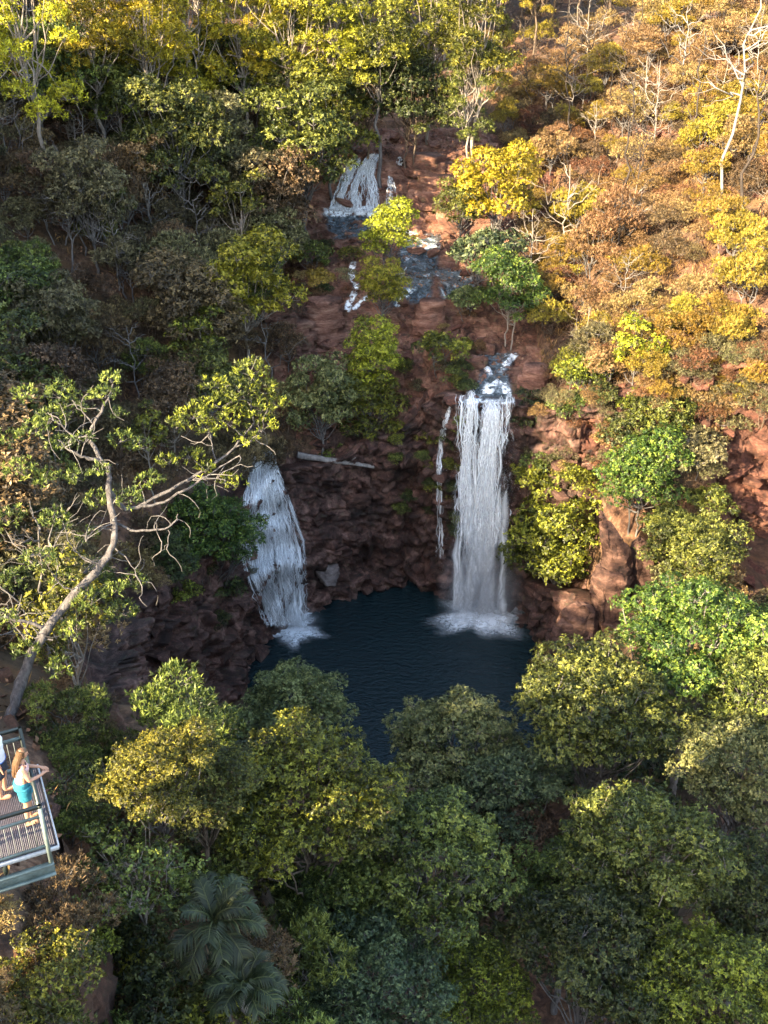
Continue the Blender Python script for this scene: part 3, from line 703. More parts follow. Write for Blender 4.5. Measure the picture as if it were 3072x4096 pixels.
left_ok = lambda x, y, px, py: x < xmid_l(np.array([y]))[0]-.8 and wall_sd(np.array([x]), np.array([y]))[0] > 1.0 and not (px < 70 and 700 < py < 960) and not (128 < px < 268 and 575 < py < 715) and not (px < 45 and 640 < py < 735)
right_ok = lambda x, y, px, py: x > 9.4 and wall_sd(np.array([x]), np.array([y]))[0] > 1.2
FE = lambda cs, grp: [(f'feather{i}', c, 'grey', f'{w_} feathery shrub', 'feathery_shrub', 'shrub', grp) for i in range(3) for c, w_ in cs]
DR = lambda cs, grp: [(f'dry{i}', c, 'brown', f'{w_} dry shrub', 'dry_shrub', 'shrub', grp) for i in range(4) for c, w_ in cs]
TREE = lambda ks, c, b, w_, grp, nm='slope_tree': [(k, c, b, w_, nm, 'tree', grp) for k in ks]
GL, GR, GW = 'thicket on the left slope', 'shrubs and trees on the right slope', 'woodland behind the falls'
scatter(235, (-42,-5), (26,92), FE((('olive','olive'), ('greybrown','grey-brown'), ('brown','brown')), GL)
        + [(*k[:4], 'twiggy_shrub', *k[5:]) for k in DR((('greybrown','grey-brown'), ('brown','brown'), ('tan','tan')), GL)] + TREE(['mid0'], 'olive', 'grey', 'olive broad-leaved tree', GL) + TREE(['mid2'], 'greybrown', 'grey', 'grey-brown tree', GL)
        + TREE(['mid1'], 'brown', 'pale', 'brown-leaved tree', GL) + TREE(['thin0','thin1'], 'yolive', 'pale', 'slim pale-stemmed tree', GL) + TREE(['bare0','bare2'], None, 'grey', 'leafless grey tree', GL, 'bare_tree'), 1.6, 1, left_ok, .7, 1.25)
scatter(110, (-20,-3), (9,30), FE((('olive','olive'), ('brown','brown')), GL)+[(*k[:4], 'twiggy_shrub', *k[5:]) for k in DR((('rust','rust-brown'), ('brown','brown'), ('tan','tan')), GL)]+[('open0', 'olive', 'grey', 'open olive shrub', 'slope_shrub', 'shrub', GL), ('bush0', 'yolive', 'grey', 'yellow-olive bush', 'slope_shrub', 'shrub', GL)],
        .8, 4, lambda x, y, px, py: sd1_(x, y) > .6 and not (px < 62 and 712 < py < 905) and not (px < 48 and 630 < py < 735) and Hq(x, y) < 27, .3, .62)
scatter(280, (9,46), (54,98), DR((('tan','tan'), ('tan','tan'), ('rust','rust-brown'), ('gold','golden'), ('brown','brown')), GR)
        + FE((('gold','golden'), ('tan','tan')), GR) + [('bare1', None, 'pale', 'leafless pale shrub', 'bare_shrub', 'shrub', GR), ('bare2', None, 'burnt', 'scorched leafless shrub', 'bare_shrub', 'shrub', GR)], 1.2, 2, right_ok, .45, 1.05)
scatter(18, (11,44), (62,98), TREE(['burnt0','burnt1'], None, 'burnt', 'thin scorched trunk', GR, 'bare_tree'), 1.0, 21, right_ok, .45, .75)
scatter(14, (-36,-8), (55,95), TREE(['burnt0','bare2'], None, 'grey', 'thin grey leafless stem', GL, 'bare_tree'), 1.0, 22, left_ok, .5, .8)
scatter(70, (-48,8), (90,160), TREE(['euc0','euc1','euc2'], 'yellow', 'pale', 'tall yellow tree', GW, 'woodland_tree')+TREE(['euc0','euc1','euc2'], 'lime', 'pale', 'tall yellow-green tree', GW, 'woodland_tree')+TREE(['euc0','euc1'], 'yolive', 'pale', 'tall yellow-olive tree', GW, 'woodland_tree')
        + TREE(['mid0','mid2'], 'olive', 'brown', 'olive understorey tree', GW, 'woodland_tree'), 3.2, 3, lambda x, y, px, py: not (-8 < x < 9 and y < 96), .8, 1.25)
scatter(60, (8,58), (90,160), TREE(['euc0','euc1','euc2'], 'gold', 'brown', 'tall golden tree', GW, 'woodland_tree')+TREE(['euc1','euc2'], 'brown', 'brown', 'tall brown tree', GW, 'woodland_tree')+TREE(['burnt1'], None, 'brown', 'tall leafless tree', GW, 'bare_tree')
        + DR((('tan','tan'), ('gold','golden')), GW), 2.8, 5, lambda x, y, px, py: True, .8, 1.25)
# bushes on the talus under the right slope and along the gorge floor
scatter(42, (10,30), (38,54), [(f'bush{i}', c, 'brown', f'{w_} bush', 'bank_shrub', 'shrub', 'bushes on the right bank') for i in range(2) for c, w_ in (('olive','olive'), ('greybrown','grey-brown'), ('dark','dark green'), ('tan','tan'))], 1.6, 6, lambda x, y, px, py: sd1_(x, y) < -.3 and not (535 < px < 668 and 490 < py < 670) and not (px > 712 and 425 < py < 610), .6, 1.1)
scatter(34, (9.5,32), (44,57), FE((('gold','golden'), ('greybrown','grey-brown'), ('yolive','yellow-olive')), 'shrubs along the rim of the right cliff')+DR((('rust','rust-brown'), ('tan','tan')), 'shrubs along the rim of the right cliff'), .9, 7, lambda x, y, px, py: .3 < sd1_(x, y) < 2.4 and px < 735, .5, .9)
scatter(46, (-9,4), (14,42), [(f'bush{i}', c, 'brown', f'{w_} bush', 'bank_shrub', 'shrub', 'bushes on the left bank') for i in range(2) for c, w_ in (('olive','olive'), ('greybrown','grey-brown'), ('dark','dark green'), ('yolive','yellow-olive'))]+FE((('brown','brown'), ('olive','olive')), 'bushes on the left bank'),
        1.5, 8, lambda x, y, px, py: -5.5 < sd1_(x, y) < -.2 and x < 2 and not (118 < px < 268 and 560 < py < 735), .6, 1.1)
write_labels()
# ------------------------------------------------------------------ grass and litter on the slopes
def ground_cover():
    rng = np.random.default_rng(5)
    def pts(n, xr, yr, cond):
        x = rng.uniform(*xr, n); y = rng.uniform(*yr, n); k = cond(x, y); x, y = x[k], y[k]
        z = H(x, y); return np.stack([x, y, z], 1)
    cond_l = lambda x, y: (x < np.interp(y, yl, xl)-.4) & (wall_sd(x, y) > .9)
    cond_r = lambda x, y: (x > 9.2) & (wall_sd(x, y) > .9)
    R = pts(14000, (9,44), (53,100), cond_r); L = pts(5200, (-38,-2), (8,95), cond_l); B = pts(1500, (-40,45), (90,130), lambda x, y: x < 99)
    g = MB()
    for q in (R, L, B):
        keep = vnoise(q*.35, 77) > -.25; q = q[keep]
        leaves(g, q, np.tile([0,0,1.], (len(q),1))+.2*rng.normal(size=q.shape), rng, 11, .36, .10, 5, 60, jit=.35)
    tag(g.build('dry_grass', GRASS), 'dry tan grass tussocks covering both slopes', 'grass', kind='stuff')
    l = MB()
    R = pts(15000, (9,44), (53,100), cond_r); L = pts(9000, (-38,-2), (8,95), cond_l); C = pts(2500, (-6,9), (58,92), lambda x, y: wall_sd(x, y) > 1.2)
    for q in (R, L, C):
        leaves(l, q+[0,0,.06], np.tile([0,0,1.], (len(q),1))+.5*rng.normal(size=q.shape), rng, 2, .17, .7, 60, 100, jit=.6)
    tag(l.build('leaf_litter', LITTER), 'fallen leaves and small stones strewn over the slopes', 'litter', kind='stuff')
ground_cover()

# ------------------------------------------------------------------ rocks
import bmesh
def stone_mesh(seed, sub=1, cuts=9, sq=(1,1,.75), rough=.05):
    bm = bmesh.new(); bmesh.ops.create_icosphere(bm, subdivisions=sub, radius=1)
    rng = np.random.default_rng(seed); v = np.array([x.co[:] for x in bm.verts]); f = [[x.index for x in q.verts] for q in bm.faces]; bm.free()
    if cuts: v = np.sign(v)*np.abs(v)**.45; v = v@np.array(Matrix.Rotation(rng.uniform(0, 6), 3, 'Z')).T
    for _ in range(cuts):
        n = nrm(rng.normal(size=3)); h = rng.uniform(.5, .95); d = v@n-h; v = v-np.clip(d, 0, None)[:,None]*n
    v = v*np.array(sq)*(1+rough*vnoise(v*3.1, seed)[:,None])
    return v, np.array(f)
def mesh_of(name, v, f): return MB().add(v, f).mesh(name)
def hull_mesh(seed, n=15, sq=(1,.8,.6)):
    rng = np.random.default_rng(seed); bm = bmesh.new(); v = rng.uniform(-1, 1, (n,3)); v = v/np.maximum(np.abs(v).max(1, keepdims=True), .75)*rng.uniform(.75, 1, (n,1))*np.array(sq)
    for c in v: bm.verts.new(c)
    r = bmesh.ops.convex_hull(bm, input=bm.verts[:]); bmesh.ops.delete(bm, geom=[g for g in r['geom_interior'] if isinstance(g, bmesh.types.BMVert)], context='VERTS')
    bmesh.ops.bevel(bm, geom=bm.edges[:], offset=.035, segments=1, affect='EDGES')
    me = bpy.data.meshes.new('stone'); bm.to_mesh(me); bm.free(); return me
STONES = [hull_mesh(200+i) for i in range(8)]
def stones(n, xr, yr, cond, parent, mats, seed, s0, s1):
    rng = random.Random(seed); k = 0; t = 0
    while k < n and t < n*40:
        t += 1; x = rng.uniform(*xr); y = rng.uniform(*yr); z = Hq(x, y)
        px, py, d = project((x, y, z))
        if not (0 < px < PW and 0 < py < PH) or not cond(x, y): continue
        o = bpy.data.objects.new('stone', STONES[k % 8]); COL.objects.link(o); o.parent = parent
        s = s0+(s1-s0)*rng.random()**2.5
        o.location = (x, y, z+.15*s); o.scale = (s*rng.uniform(.8,1.4), s, s*rng.uniform(.7,1.1)); o.rotation_euler = (rng.uniform(-.3,.3), rng.uniform(-.3,.3), rng.uniform(0,6.28))
        m = rng.choice(mats)
        if not STONES[k % 8].materials: STONES[k % 8].materials.append(m)
        o.material_slots[0].link = 'OBJECT'; o.material_slots[0].material = m; k += 1
sd1 = lambda x, y: wall_sd(np.array([x]), np.array([y]))[0]
stones(150, (9.5,40), (54,92), lambda x, y: sd1(x, y) > 1, ground, [ROCK['red'], ROCK['spire'], ROCK['red']], 1, .25, .95)
stones(45, (-30,-5), (12,80), lambda x, y: sd1(x, y) > 1 and x < -4, ground, [ROCK['spire'], ROCK['creek']], 2, .25, .8)
stones(40, (-12,-4.6), (11,26), lambda x, y: sd1(x, y) > .2, ground, [ROCK['earth'], ROCK['red']], 12, .12, .45)
stones(60, (-5.5,8.5), (58.5,88), lambda x, y: sd1(x, y) > 1.2, bed, [ROCK['creek'], ROCK['red'], ROCK['creek']], 3, .25, .9)
# blocks standing out of the wall behind the pool
from mathutils.bvhtree import BVHTree
def bvh(objs):
    V = []; F = []; n = 0
    for o in objs:
        me = o.data; a = np.empty(len(me.vertices)*3, np.float32); me.vertices.foreach_get('co', a); a = a.reshape(-1,3)
        b = np.empty(len(me.loops), np.int32); me.loops.foreach_get('vertex_index', b); b = b.reshape(-1,4)
        V.append(a); F.append(b+n); n += len(a)
    return BVHTree.FromPolygons(np.concatenate(V).tolist(), np.concatenate(F).tolist())
bank = bpy.data.objects['bank_cliff']; redc = bpy.data.objects['red_cliff']; earthc = bpy.data.objects['earth_cliff']
ROCKS = bvh([bed, gorge, bank, redc, earthc, ground])
def hit(px, py):
    r = FWD+(px-PW/2)/FPX*RIGHT+(PH/2-py)/FPX*UP; n = np.linalg.norm(r)
    loc, nor, _, dist = ROCKS.ray_cast(Vector(CAMP), Vector(r/n))
    if loc is None: return None, None
    nor = np.array(nor); nor = nor if nor@r < 0 else -nor
    return np.array(loc), nor
rng0 = random.Random(9)
def wall_blocks(n, box, parent, mats, s0, s1):
    for k in range(n):
        q, nr = hit(rng0.uniform(box[0], box[2]), rng0.uniform(box[1], box[3]))
        if q is None or q[2] < -.2: continue
        o = bpy.data.objects.new('rock_block', STONES[k % 8]); COL.objects.link(o); o.parent = parent
        s = rng0.uniform(s0, s1); o.location = q-nr*.12*s; o.scale = (s*1.3, s, s*.8); o.rotation_euler = (rng0.uniform(-.4,.4), rng0.uniform(-.4,.4), rng0.uniform(0,6.28))
        m = rng0.choice(mats); o.material_slots[0].link = 'OBJECT'; o.material_slots[0].material = m
wall_blocks(34, (310, 440, 450, 590), gorge, [ROCK['cliff'], ROCK['cliff'], ROCK['spire']], .25, .7)
wall_blocks(26, (135, 560, 265, 720), gorge, [ROCK['cliff'], ROCK['cliff'], ROCK['spire']], .25, .7)
wall_blocks(14, (525, 420, 620, 500), gorge, [ROCK['spire'], ROCK['red']], .25, .7)
wall_blocks(24, (725, 430, 768, 590), redc, [ROCK['red']], .3, .8)
wall_blocks(24, (510, 590, 560, 665), bank, [ROCK['cliff'], ROCK['spire']], .2, .5)
wall_blocks(26, (400, 150, 480, 240), bed, [ROCK['creek'], ROCK['red']], .25, .7)
wall_blocks(26, (290, 312, 375, 360), bed, [ROCK['red'], ROCK['creek']], .3, .75)
wall_blocks(26, (400, 315, 475, 400), bed, [ROCK['red'], ROCK['creek']], .25, .7)

def cliff_plants(n, box, kinds, s0, s1, grp):
    for k in range(n):
        x, y = rng0.uniform(box[0], box[2]), rng0.uniform(box[1], box[3]); q, nr = hit(x, y)
        if q is None or q[2] < .6: continue
        key, lf_, bk, what, nm = rng0.choice(kinds); o = plant(key, 0, 0, 0, lf_, bk, what, nm, 'shrub', grp, rz=rng0.uniform(0, 6.28), loc=tuple(q-nr*.15), scale=rng0.uniform(s0, s1)); later_label(o, what, x, y)
DK = [(f'dry{i}', c, 'brown', f'{w_} dry cliff shrub', 'cliff_shrub') for i in range(4) for c, w_ in (('tan','tan'), ('rust','rust-brown'), ('greybrown','grey-brown'))]
GK = [(f'bush{i}', c, 'brown', f'{w_} cliff bush', 'cliff_shrub') for i in range(2) for c, w_ in (('olive','olive'), ('yolive','yellow-olive'), ('dark','dark green'))]
cliff_plants(46, (525, 395, 715, 500), DK+DK+GK, .35, .75, 'plants growing on the cliff right of the right fall')
cliff_plants(60, (640, 345, 768, 432), DK+DK+[(f'feather{i}', 'gold', 'brown', 'golden cliff shrub', 'cliff_shrub') for i in range(3)], .4, .8, 'plants growing on the rim of the right cliff')
cliff_plants(16, (390, 420, 455, 520), GK, .2, .4, 'plants growing on the wall behind the pool')
cliff_plants(10, (455, 430, 480, 540), GK, .25, .45, 'plants growing behind the right fall')
cliff_plants(9, (140, 560, 250, 640), GK+DK, .3, .6, 'plants growing on the left rock wall')
cliff_plants(14, (290, 250, 350, 310), DK+GK, .3, .5, 'plants growing on the creek rocks')
cliff_plants(16, (400, 300, 480, 400), DK+GK, .25, .45, 'plants growing on the creek rocks')
PENDING_DONE = write_labels()
def boulder(px, py, rpx, sq, mat, label, name='boulder', seed=0, rz=0, tilt=0):
    q, nr = hit(px, py+rpx*.3)
    r = rpx*depth_of(q)/FPX
    v, f = stone_mesh(seed, 4, 14, sq, .06)
    v = v*r; p = v/r*2.2; v = v+nrm(v)*(r*.16*rock_disp(p*1.0, amp=1.0, cell=1.6, s=seed)[:,None]+r*.06*fbm(p*2.2, 3, seed)[:,None])
    o = MB().add(v, f).build(name, mat); o.location = q+np.array([0,0,r*.2]); o.rotation_euler = (tilt, 0, rz)
    return tag(o, label, 'rock')
boulder(327, 572, 13, (1,.8,.8), ROCK['pale'], 'pale angular rock at the waterline right of the left fall', seed=301)
boulder(475, 362, 11, (1.2,.9,.8), ROCK['creek'], 'dark rock splitting the creek just above the right fall', seed=302)
def ledge(px, py, wpx, n, label, mat, seed, deep=.7):
    """thin beds of stone stacked like steps, each a slab with its own broken outline"""
    q, _ = hit(px, py); W = wpx*depth_of(q)/FPX; rng = np.random.default_rng(seed); t = empty('rock_ledge', tuple(q)); z = -.12
    for k in range(n):
        th = rng.uniform(.26, .48); a = np.sort(rng.uniform(0, 2*np.pi, 15)); r = rng.uniform(.82, 1.08, 15)*(1-.05*k); ox, oy = rng.normal(0, .10*W), .16*k+rng.normal(0, .08)
        B = np.stack([ox+W*r*np.cos(a), oy+deep*W*r*np.sin(a), np.full(15, z)], 1); T_ = B*[1,1,0]*rng.uniform(.93, .99)+[0,0,z+th]+np.stack([np.zeros(15), np.zeros(15), rng.normal(0, .02, 15)], 1)
        m = MB().add(np.concatenate([B, T_]), [[i_, (i_+1) % 15, (i_+1) % 15+15, i_+15] for i_ in range(15)]); m.f.append(np.array([list(range(15, 30))])); m.build('slab', mat, t); z += th-.02
    return tag(t, label, 'rock')
ledge(534, 384, 19, 3, 'flat red slabs right of the lip of the right fall', ROCK['bedded'], 303, 1.0)
ledge(322, 336, 26, 6, 'broad layered red ledge under the trickle', ROCK['bedded'], 304)
ledge(300, 345, 16, 4, 'low layered ledge left of the broad layered red ledge', ROCK['creek'], 314)
ledge(428, 330, 18, 5, 'layered red ledge between the ledge trees and the lower cascade pool', ROCK['bedded'], 305)
ledge(440, 365, 20, 4, 'brown ledge left of the lip of the right fall', ROCK['creek'], 315)
ledge(432, 205, 26, 5, 'wide brown ledge right of the upper fall', ROCK['creek'], 316)
ledge(450, 228, 18, 4, 'brown ledge above the creek bend, below the wide ledge', ROCK['creek'], 317)
ledge(425, 172, 24, 3, 'highest brown ledge right of the upper fall', ROCK['creek'], 318)
boulder(285, 320, 22, (1.1,1,.9), ROCK['creek'], 'large brown rock left of the layered red ledge', seed=306)
boulder(355, 500, 16, (1.1,.8,.9), ROCK['spire'], 'tan block halfway up the wall behind the pool', seed=307)

# rock spire right of the pool
def loft(rings, Y0, dy, seed, sides=14):
    """rings: (left px, right px, y px) from the top down, all on the plane Y0; dy widens it in depth"""
    rng = np.random.default_rng(seed); V = []; rg = np.array(rings, float); ca = np.sort(np.linspace(0, 2*np.pi, 7, endpoint=False)+rng.uniform(-.3, .3, 7)); rf = rng.uniform(.85, 1.15, 7)
    yy = np.linspace(rg[0,2], rg[-1,2], 40); lx = np.interp(yy, rg[:,2], rg[:,0]); rx = np.interp(yy, rg[:,2], rg[:,1])
    for a, b, y in zip(lx, rx, yy):
        def at(px):
            r = FWD+(px-PW/2)/FPX*RIGHT+(PH/2-y)/FPX*UP; return CAMP+r*(Y0/r[1])
        A, B = at(a), at(b); c = (A+B)/2; h = (B[0]-A[0])/2
        an = np.linspace(0, 2*np.pi, sides*3, endpoint=False); tw = 1+.10*np.sin(y*.31+ca*3)
        cxv = np.cos(ca)*rf*tw; cyv = np.sin(ca)*rf*tw; aw = np.concatenate([ca, ca[:1]+2*np.pi])
        ex = np.interp((an-ca[0]) % (2*np.pi)+ca[0], aw, np.concatenate([cxv, cxv[:1]]))*h; ey = np.interp((an-ca[0]) % (2*np.pi)+ca[0], aw, np.concatenate([cyv, cyv[:1]]))*max(h*dy, .12)
        V.append(np.stack([c[0]+ex, c[1]+ey+0*ex, np.full(len(an), c[2])], 1))
    V = np.array(V); n = V.shape; p = V.reshape(-1,3); cen = np.repeat(V.mean(1)[:,None], n[1], 1).reshape(-1,3)
    p = p+nrm(p-cen)*(.05*ledges(p, p[:,0]*1.3+p[:,1], seed, .6, 1.2)+.10*rock_disp(p, amp=1.0, cell=1.3, s=seed)+.06*fbm(p*2.0, 4, seed))[:,None]
    m = n[1]; i = np.arange(n[0]-1)[:,None]*m; j = np.arange(m)[None]; k = (j+1) % m
    f = np.stack([i+j, i+k, i+k+m, i+j+m], -1).reshape(-1,4)
    return MB().add(p, f)
SY = 46.8
def crag(name, rings, Y0, dy, seed, parent, mat=ROCK['spire']):
    """angular block: hull of broken rings (left px, right px, y px), its faces cut finer and roughened"""
    rng = np.random.default_rng(seed); bm = bmesh.new()
    for a, b, y in rings:
        def at(px):
            r = FWD+(px-PW/2)/FPX*RIGHT+(PH/2-y)/FPX*UP; return CAMP+r*(Y0/r[1])
        A, B = at(a), at(b); c = (A+B)/2; h = max((B[0]-A[0])/2, .03)
        for an in np.array([0, 70, 125, 180, 235, 300])+rng.uniform(-14, 14, 6):
            rr = 1.0 if an < 20 or 165 < an < 195 else rng.uniform(.8, 1.05)
            bm.verts.new((c[0]+h*rr*math.cos(math.radians(an)), c[1]+h*dy*rr*math.sin(math.radians(an)), c[2]+rng.normal()*.04))
    r = bmesh.ops.convex_hull(bm, input=bm.verts[:]); bmesh.ops.delete(bm, geom=[g for g in r['geom_interior'] if isinstance(g, bmesh.types.BMVert)], context='VERTS')
    bmesh.ops.bevel(bm, geom=bm.edges[:], offset=.05, segments=1, affect='EDGES'); bmesh.ops.triangulate(bm, faces=bm.faces[:])
    for _ in range(3): bmesh.ops.subdivide_edges(bm, edges=[e for e in bm.edges if e.calc_length() > .22], cuts=1); bmesh.ops.triangulate(bm, faces=bm.faces[:])
    bm.normal_update(); v = np.array([x.co[:] for x in bm.verts]); nn = np.array([x.normal[:] for x in bm.verts])
    v = v+nn*(.10*rock_disp(v, amp=1.0, cell=.9, s=seed)+.05*fbm(v*2.2, 3, seed)-.05*np.exp(-((v[:,2]*1.6+v[:,0]*.3) % 1-.5)**2/.01))[:,None]
    for x, c in zip(bm.verts, v): x.co = c
    me = bpy.data.meshes.new(name); bm.to_mesh(me); bm.free(); return link(name, me, mat, parent)
spire = empty('rock_spire', (0,0,0)); tag(spire, 'pointed brown rock spire standing over the right side of the pool', 'rock')
crag('pinnacle', [(599.5,605.5,517), (604,616,527), (606,629,545), (605,634,562), (602,632,576)], SY, .8, 401, spire)
crag('base_block', [(596,630,566), (589,635,578), (589,630,592), (596,620,606), (594,624,650)], SY-.1, .9, 402, spire)
crag('side_block', [(637,645,541), (631,654,548), (630,658,562), (631,656,582), (628,655,630)], SY+.5, .9, 403, spire)
sh_ = empty('rock_shoulder', (0,0,0)); tag(sh_, 'lumpy brown rock shoulder below and left of the rock spire', 'rock')
crag('upper_block', [(573,588,603), (564,598,610), (556,602,624), (558,600,640), (560,602,676)], SY-.5, .8, 404, sh_)
crag('lower_block', [(556,575,622), (549,584,632), (547,586,645), (552,584,676)], SY-.9, .8, 405, sh_)

# fallen log on the cliff
a, _ = hit(298, 456); b, _ = hit(374, 468)
lg = MB(); rngl = np.random.default_rng(3); a = a+np.array([0,-.35,.25]); b = b+np.array([0,-.35,.25])
lg.tube(wander(a, b, rngl, 12, .008), np.linspace(.20, .11, 12), 9); lg.tube(wander(a*.35+b*.65, a*.35+b*.65+[.5,-.3,.5], rngl, 4, .05), np.linspace(.07,.03,4), 6)
tag(lg.build('fallen_log', BARK['dead'], smooth=True), 'pale fallen log lying across the cliff between the two falls', 'log')

# ------------------------------------------------------------------ moving water
def surf_grid(rows, ncol=14):
    """rows (left px, right px, y px) laid on the rock; returns points and normals"""
    rg = np.array(rows, float); yy = np.arange(rg[0,2], rg[-1,2]+.1, 2.0)
    lx = np.interp(yy, rg[:,2], rg[:,0]); rx = np.interp(yy, rg[:,2], rg[:,1]); G = np.zeros((len(yy), ncol, 3)); last = None
    for i, y in enumerate(yy):
        for j in range(ncol):
            q, n = hit(lx[i]+(rx[i]-lx[i])*j/(ncol-1), y)
            if q is None: q = last
            if q[2] < .02: q = Pz(lx[i]+(rx[i]-lx[i])*j/(ncol-1), y, .02)
            G[i,j] = q; last = q
    for _ in range(6):
        g = G.copy(); g[1:-1] = (G[:-2]+2*G[1:-1]+G[2:])/4; G = g
    g = G.copy(); g[:,1:-1] = (G[:,:-2]+2*G[:,1:-1]+G[:,2:])/4
    return g
def ribbons(mb, G, n, rng, w0, w1, len0, len1, lift=.12, dens=None, jit=.04, gap=None):
    nu, nc = G.shape[:2]
    for _ in range(n):
        t0 = rng.uniform(-.1, 1)*1.0; ln = rng.uniform(len0, len1); a0 = rng.random() if dens is None else dens(rng)
        ts = np.clip(np.linspace(t0, min(1, t0+ln), 9), 0, 1); 
        if ts[-1]-ts[0] < .02: continue
        if gap is not None:
            w_ = float(vnoise(np.array([[a0*gap[0], (t0+ln/2)*gap[1], gap[2]]]), 3)[0])+.5*float(vnoise(np.array([[a0*gap[0]*2.3, (t0+ln/2)*gap[1]*2.3, gap[2]+5.]]), 4)[0])
            if w_ < gap[3]+.25*rng.normal() or rng.random() > math.sin(math.pi*min(.97, max(.03, a0)))**.6: continue
        aa = np.clip(a0+np.cumsum(rng.normal(0, .010, 9)), 0, 1); aa = aa+(.06*rng.random()-.03)
        i = np.clip(ts*(nu-1), 0, nu-1.001); j = aa*(nc-1); ii = i.astype(int); jj = np.clip(np.floor(j).astype(int), 0, nc-2); fi = (i-ii)[:,None]; fj = (j-jj)[:,None]
        p = (G[ii,jj]*(1-fi)+G[ii+1,jj]*fi)*(1-fj)+(G[ii,jj+1]*(1-fi)+G[ii+1,jj+1]*fi)*fj
        p = p+np.array([0,-.75,.45])*lift*rng.uniform(.5, 1.6)+rng.normal(0, jit, (9,3))
        wd = rng.uniform(w0, w1)*np.sin(np.linspace(.15, np.pi-.15, 9))
        sdv = np.array([1,.25*rng.normal(),.15*rng.normal()])
        v = np.stack([p-wd[:,None]*sdv/2, p, p+wd[:,None]*sdv/2], 1).reshape(-1,3); tn = np.zeros((9,3)); tn[:,1] = np.sin(np.linspace(0, np.pi, 9))*rng.uniform(.5, 1.2)
        k = np.arange(8)*3; mb.add(v, np.concatenate([np.stack([k, k+1, k+4, k+3], 1), np.stack([k+1, k+2, k+5, k+4], 1)]), tn.ravel())
def blobs(mb, C, r, rng):
    """small lumps of foam or drops of spray"""
    o = np.array([[1,1,1],[-1,-1,1],[-1,1,-1],[1,-1,-1]], float)*.8
    f = np.array([[0,1,3],[0,2,1],[0,3,2],[1,2,3]])
    n = len(C); rr = np.broadcast_to(np.asarray(r, float).reshape(-1,1,1) if np.ndim(r) else r, (n,1,1))
    v = C[:,None]+o[None]*rr*rng.uniform(.6, 1.4, (n,1,3)); mb.add(v.reshape(-1,3), (np.arange(n)[:,None,None]*4+f[None]).reshape(-1,3))
def patch(mb, px, py, rx, ry, z=.02, lob=5, seed=0):
    """a spreading patch of foam on the pool, fading outwards"""
    rng = np.random.default_rng(seed); nr, na = 14, 40; c = Pz(px, py, z); e = Pz(px+rx, py, z)-c; f = Pz(px, py-ry, z)-c; an = np.linspace(0, 2*np.pi, na, endpoint=False)
    lobe = 1+.22*np.sin(an*lob+rng.uniform(0, 6))+.12*np.sin(an*(lob*2+1)+rng.uniform(0, 6)); r = np.linspace(0, 1, nr)
    V = c+(r[:,None]*lobe*np.cos(an))[...,None]*e+(r[:,None]*lobe*np.sin(an))[...,None]*f; V[...,2] += .06*(1-r[:,None])*rng.uniform(0, 1, (nr, na))
    i = np.arange(nr-1)[:,None]*na; j = np.arange(na)[None]; k = (j+1) % na
    mb.add(V.reshape(-1,3), np.stack([i+j, i+k, i+k+na, i+j+na], -1).reshape(-1,4), np.repeat((1-r)**2.0*1.6, na))
def strip(mb, line, wpx, lift=.12, m=7, gain=1.0):
    """broken white water following a line on the rocks"""
    L = np.array(line, float); t = np.linspace(0, len(L)-1, (len(L)-1)*7+1); c = np.stack([np.interp(t, np.arange(len(L)), L[:,k]) for k in (0, 1)], 1)
    for _ in range(3): c[1:-1] = (c[:-2]+2*c[1:-1]+c[2:])/4
    tg = nrm(np.gradient(c, axis=0)); nn = np.stack([-tg[:,1], tg[:,0]*.8], 1); G = np.zeros((len(c), m, 3)); last = None
    for i in range(len(c)):
        for j in range(m):
            h_ = hit(*(c[i]+nn[i]*wpx*(j/(m-1)-.5)))[0]; last = h_ if h_ is not None else last; G[i,j] = last
    for _ in range(2): g = G.copy(); g[1:-1] = (G[:-2]+2*G[1:-1]+G[2:])/4; G = g
    G = G+np.array([0,-.5,.8])*lift
    a = np.sin(np.linspace(0, np.pi, m))[None]*np.clip(np.sin(np.linspace(.12, np.pi-.12, len(c)))*2, 0, 1)[:,None]*gain
    mb.add(G.reshape(-1,3), grid_faces(len(c), m), a.ravel())
def foam(mb, px, py, rx, ry, n, rng, size=.09, z=.03):
    c = Pz(px, py, z); e = Pz(px+rx, py, z); f = Pz(px, py-ry, z); a = rng.normal(0, .5, (n,1)); b = rng.normal(0, .5, (n,1))
    C = c+a*(e-c)+b*(f-c); C[:,2] = z+rng.uniform(-.02, .08, n); blobs(mb, C, size*rng.uniform(.4, 1.2, n), rng)
def sheet(G, lift): 
    n = G.shape; return MB().add((G+np.array([0,-.75,.45])*lift).reshape(-1,3), grid_faces(n[0], n[1]))
def sheet_mat(name, lo, hi, sc):
    m, nt, bs = new_mat(name)
    tc = N(nt, 'ShaderNodeTexCoord'); mp = N(nt, 'ShaderNodeMapping'); mp.inputs['Scale'].default_value = sc; nt.links.new(tc.outputs['Object'], mp.inputs[0])
    n = noise(nt, mp.outputs[0], 1.0, 5, .65, .5)
    bs.inputs['Base Color'].default_value = (.62,.70,.76,1); bs.inputs['Roughness'].default_value = .4
    nt.links.new(ramp(nt, n, [(lo, (0,0,0)), (hi, (.92,.92,.92))]), bs.inputs['Alpha'])
    return m
VEIL = sheet_mat('water_veil', .44, .80, (3.4,3.4,.42)); VEIL2 = sheet_mat('water_veil_thin', .50, .95, (4.5,4.5,.25))
rngw = np.random.default_rng(77)
stuff = lambda o: o.__setitem__('kind', 'stuff')
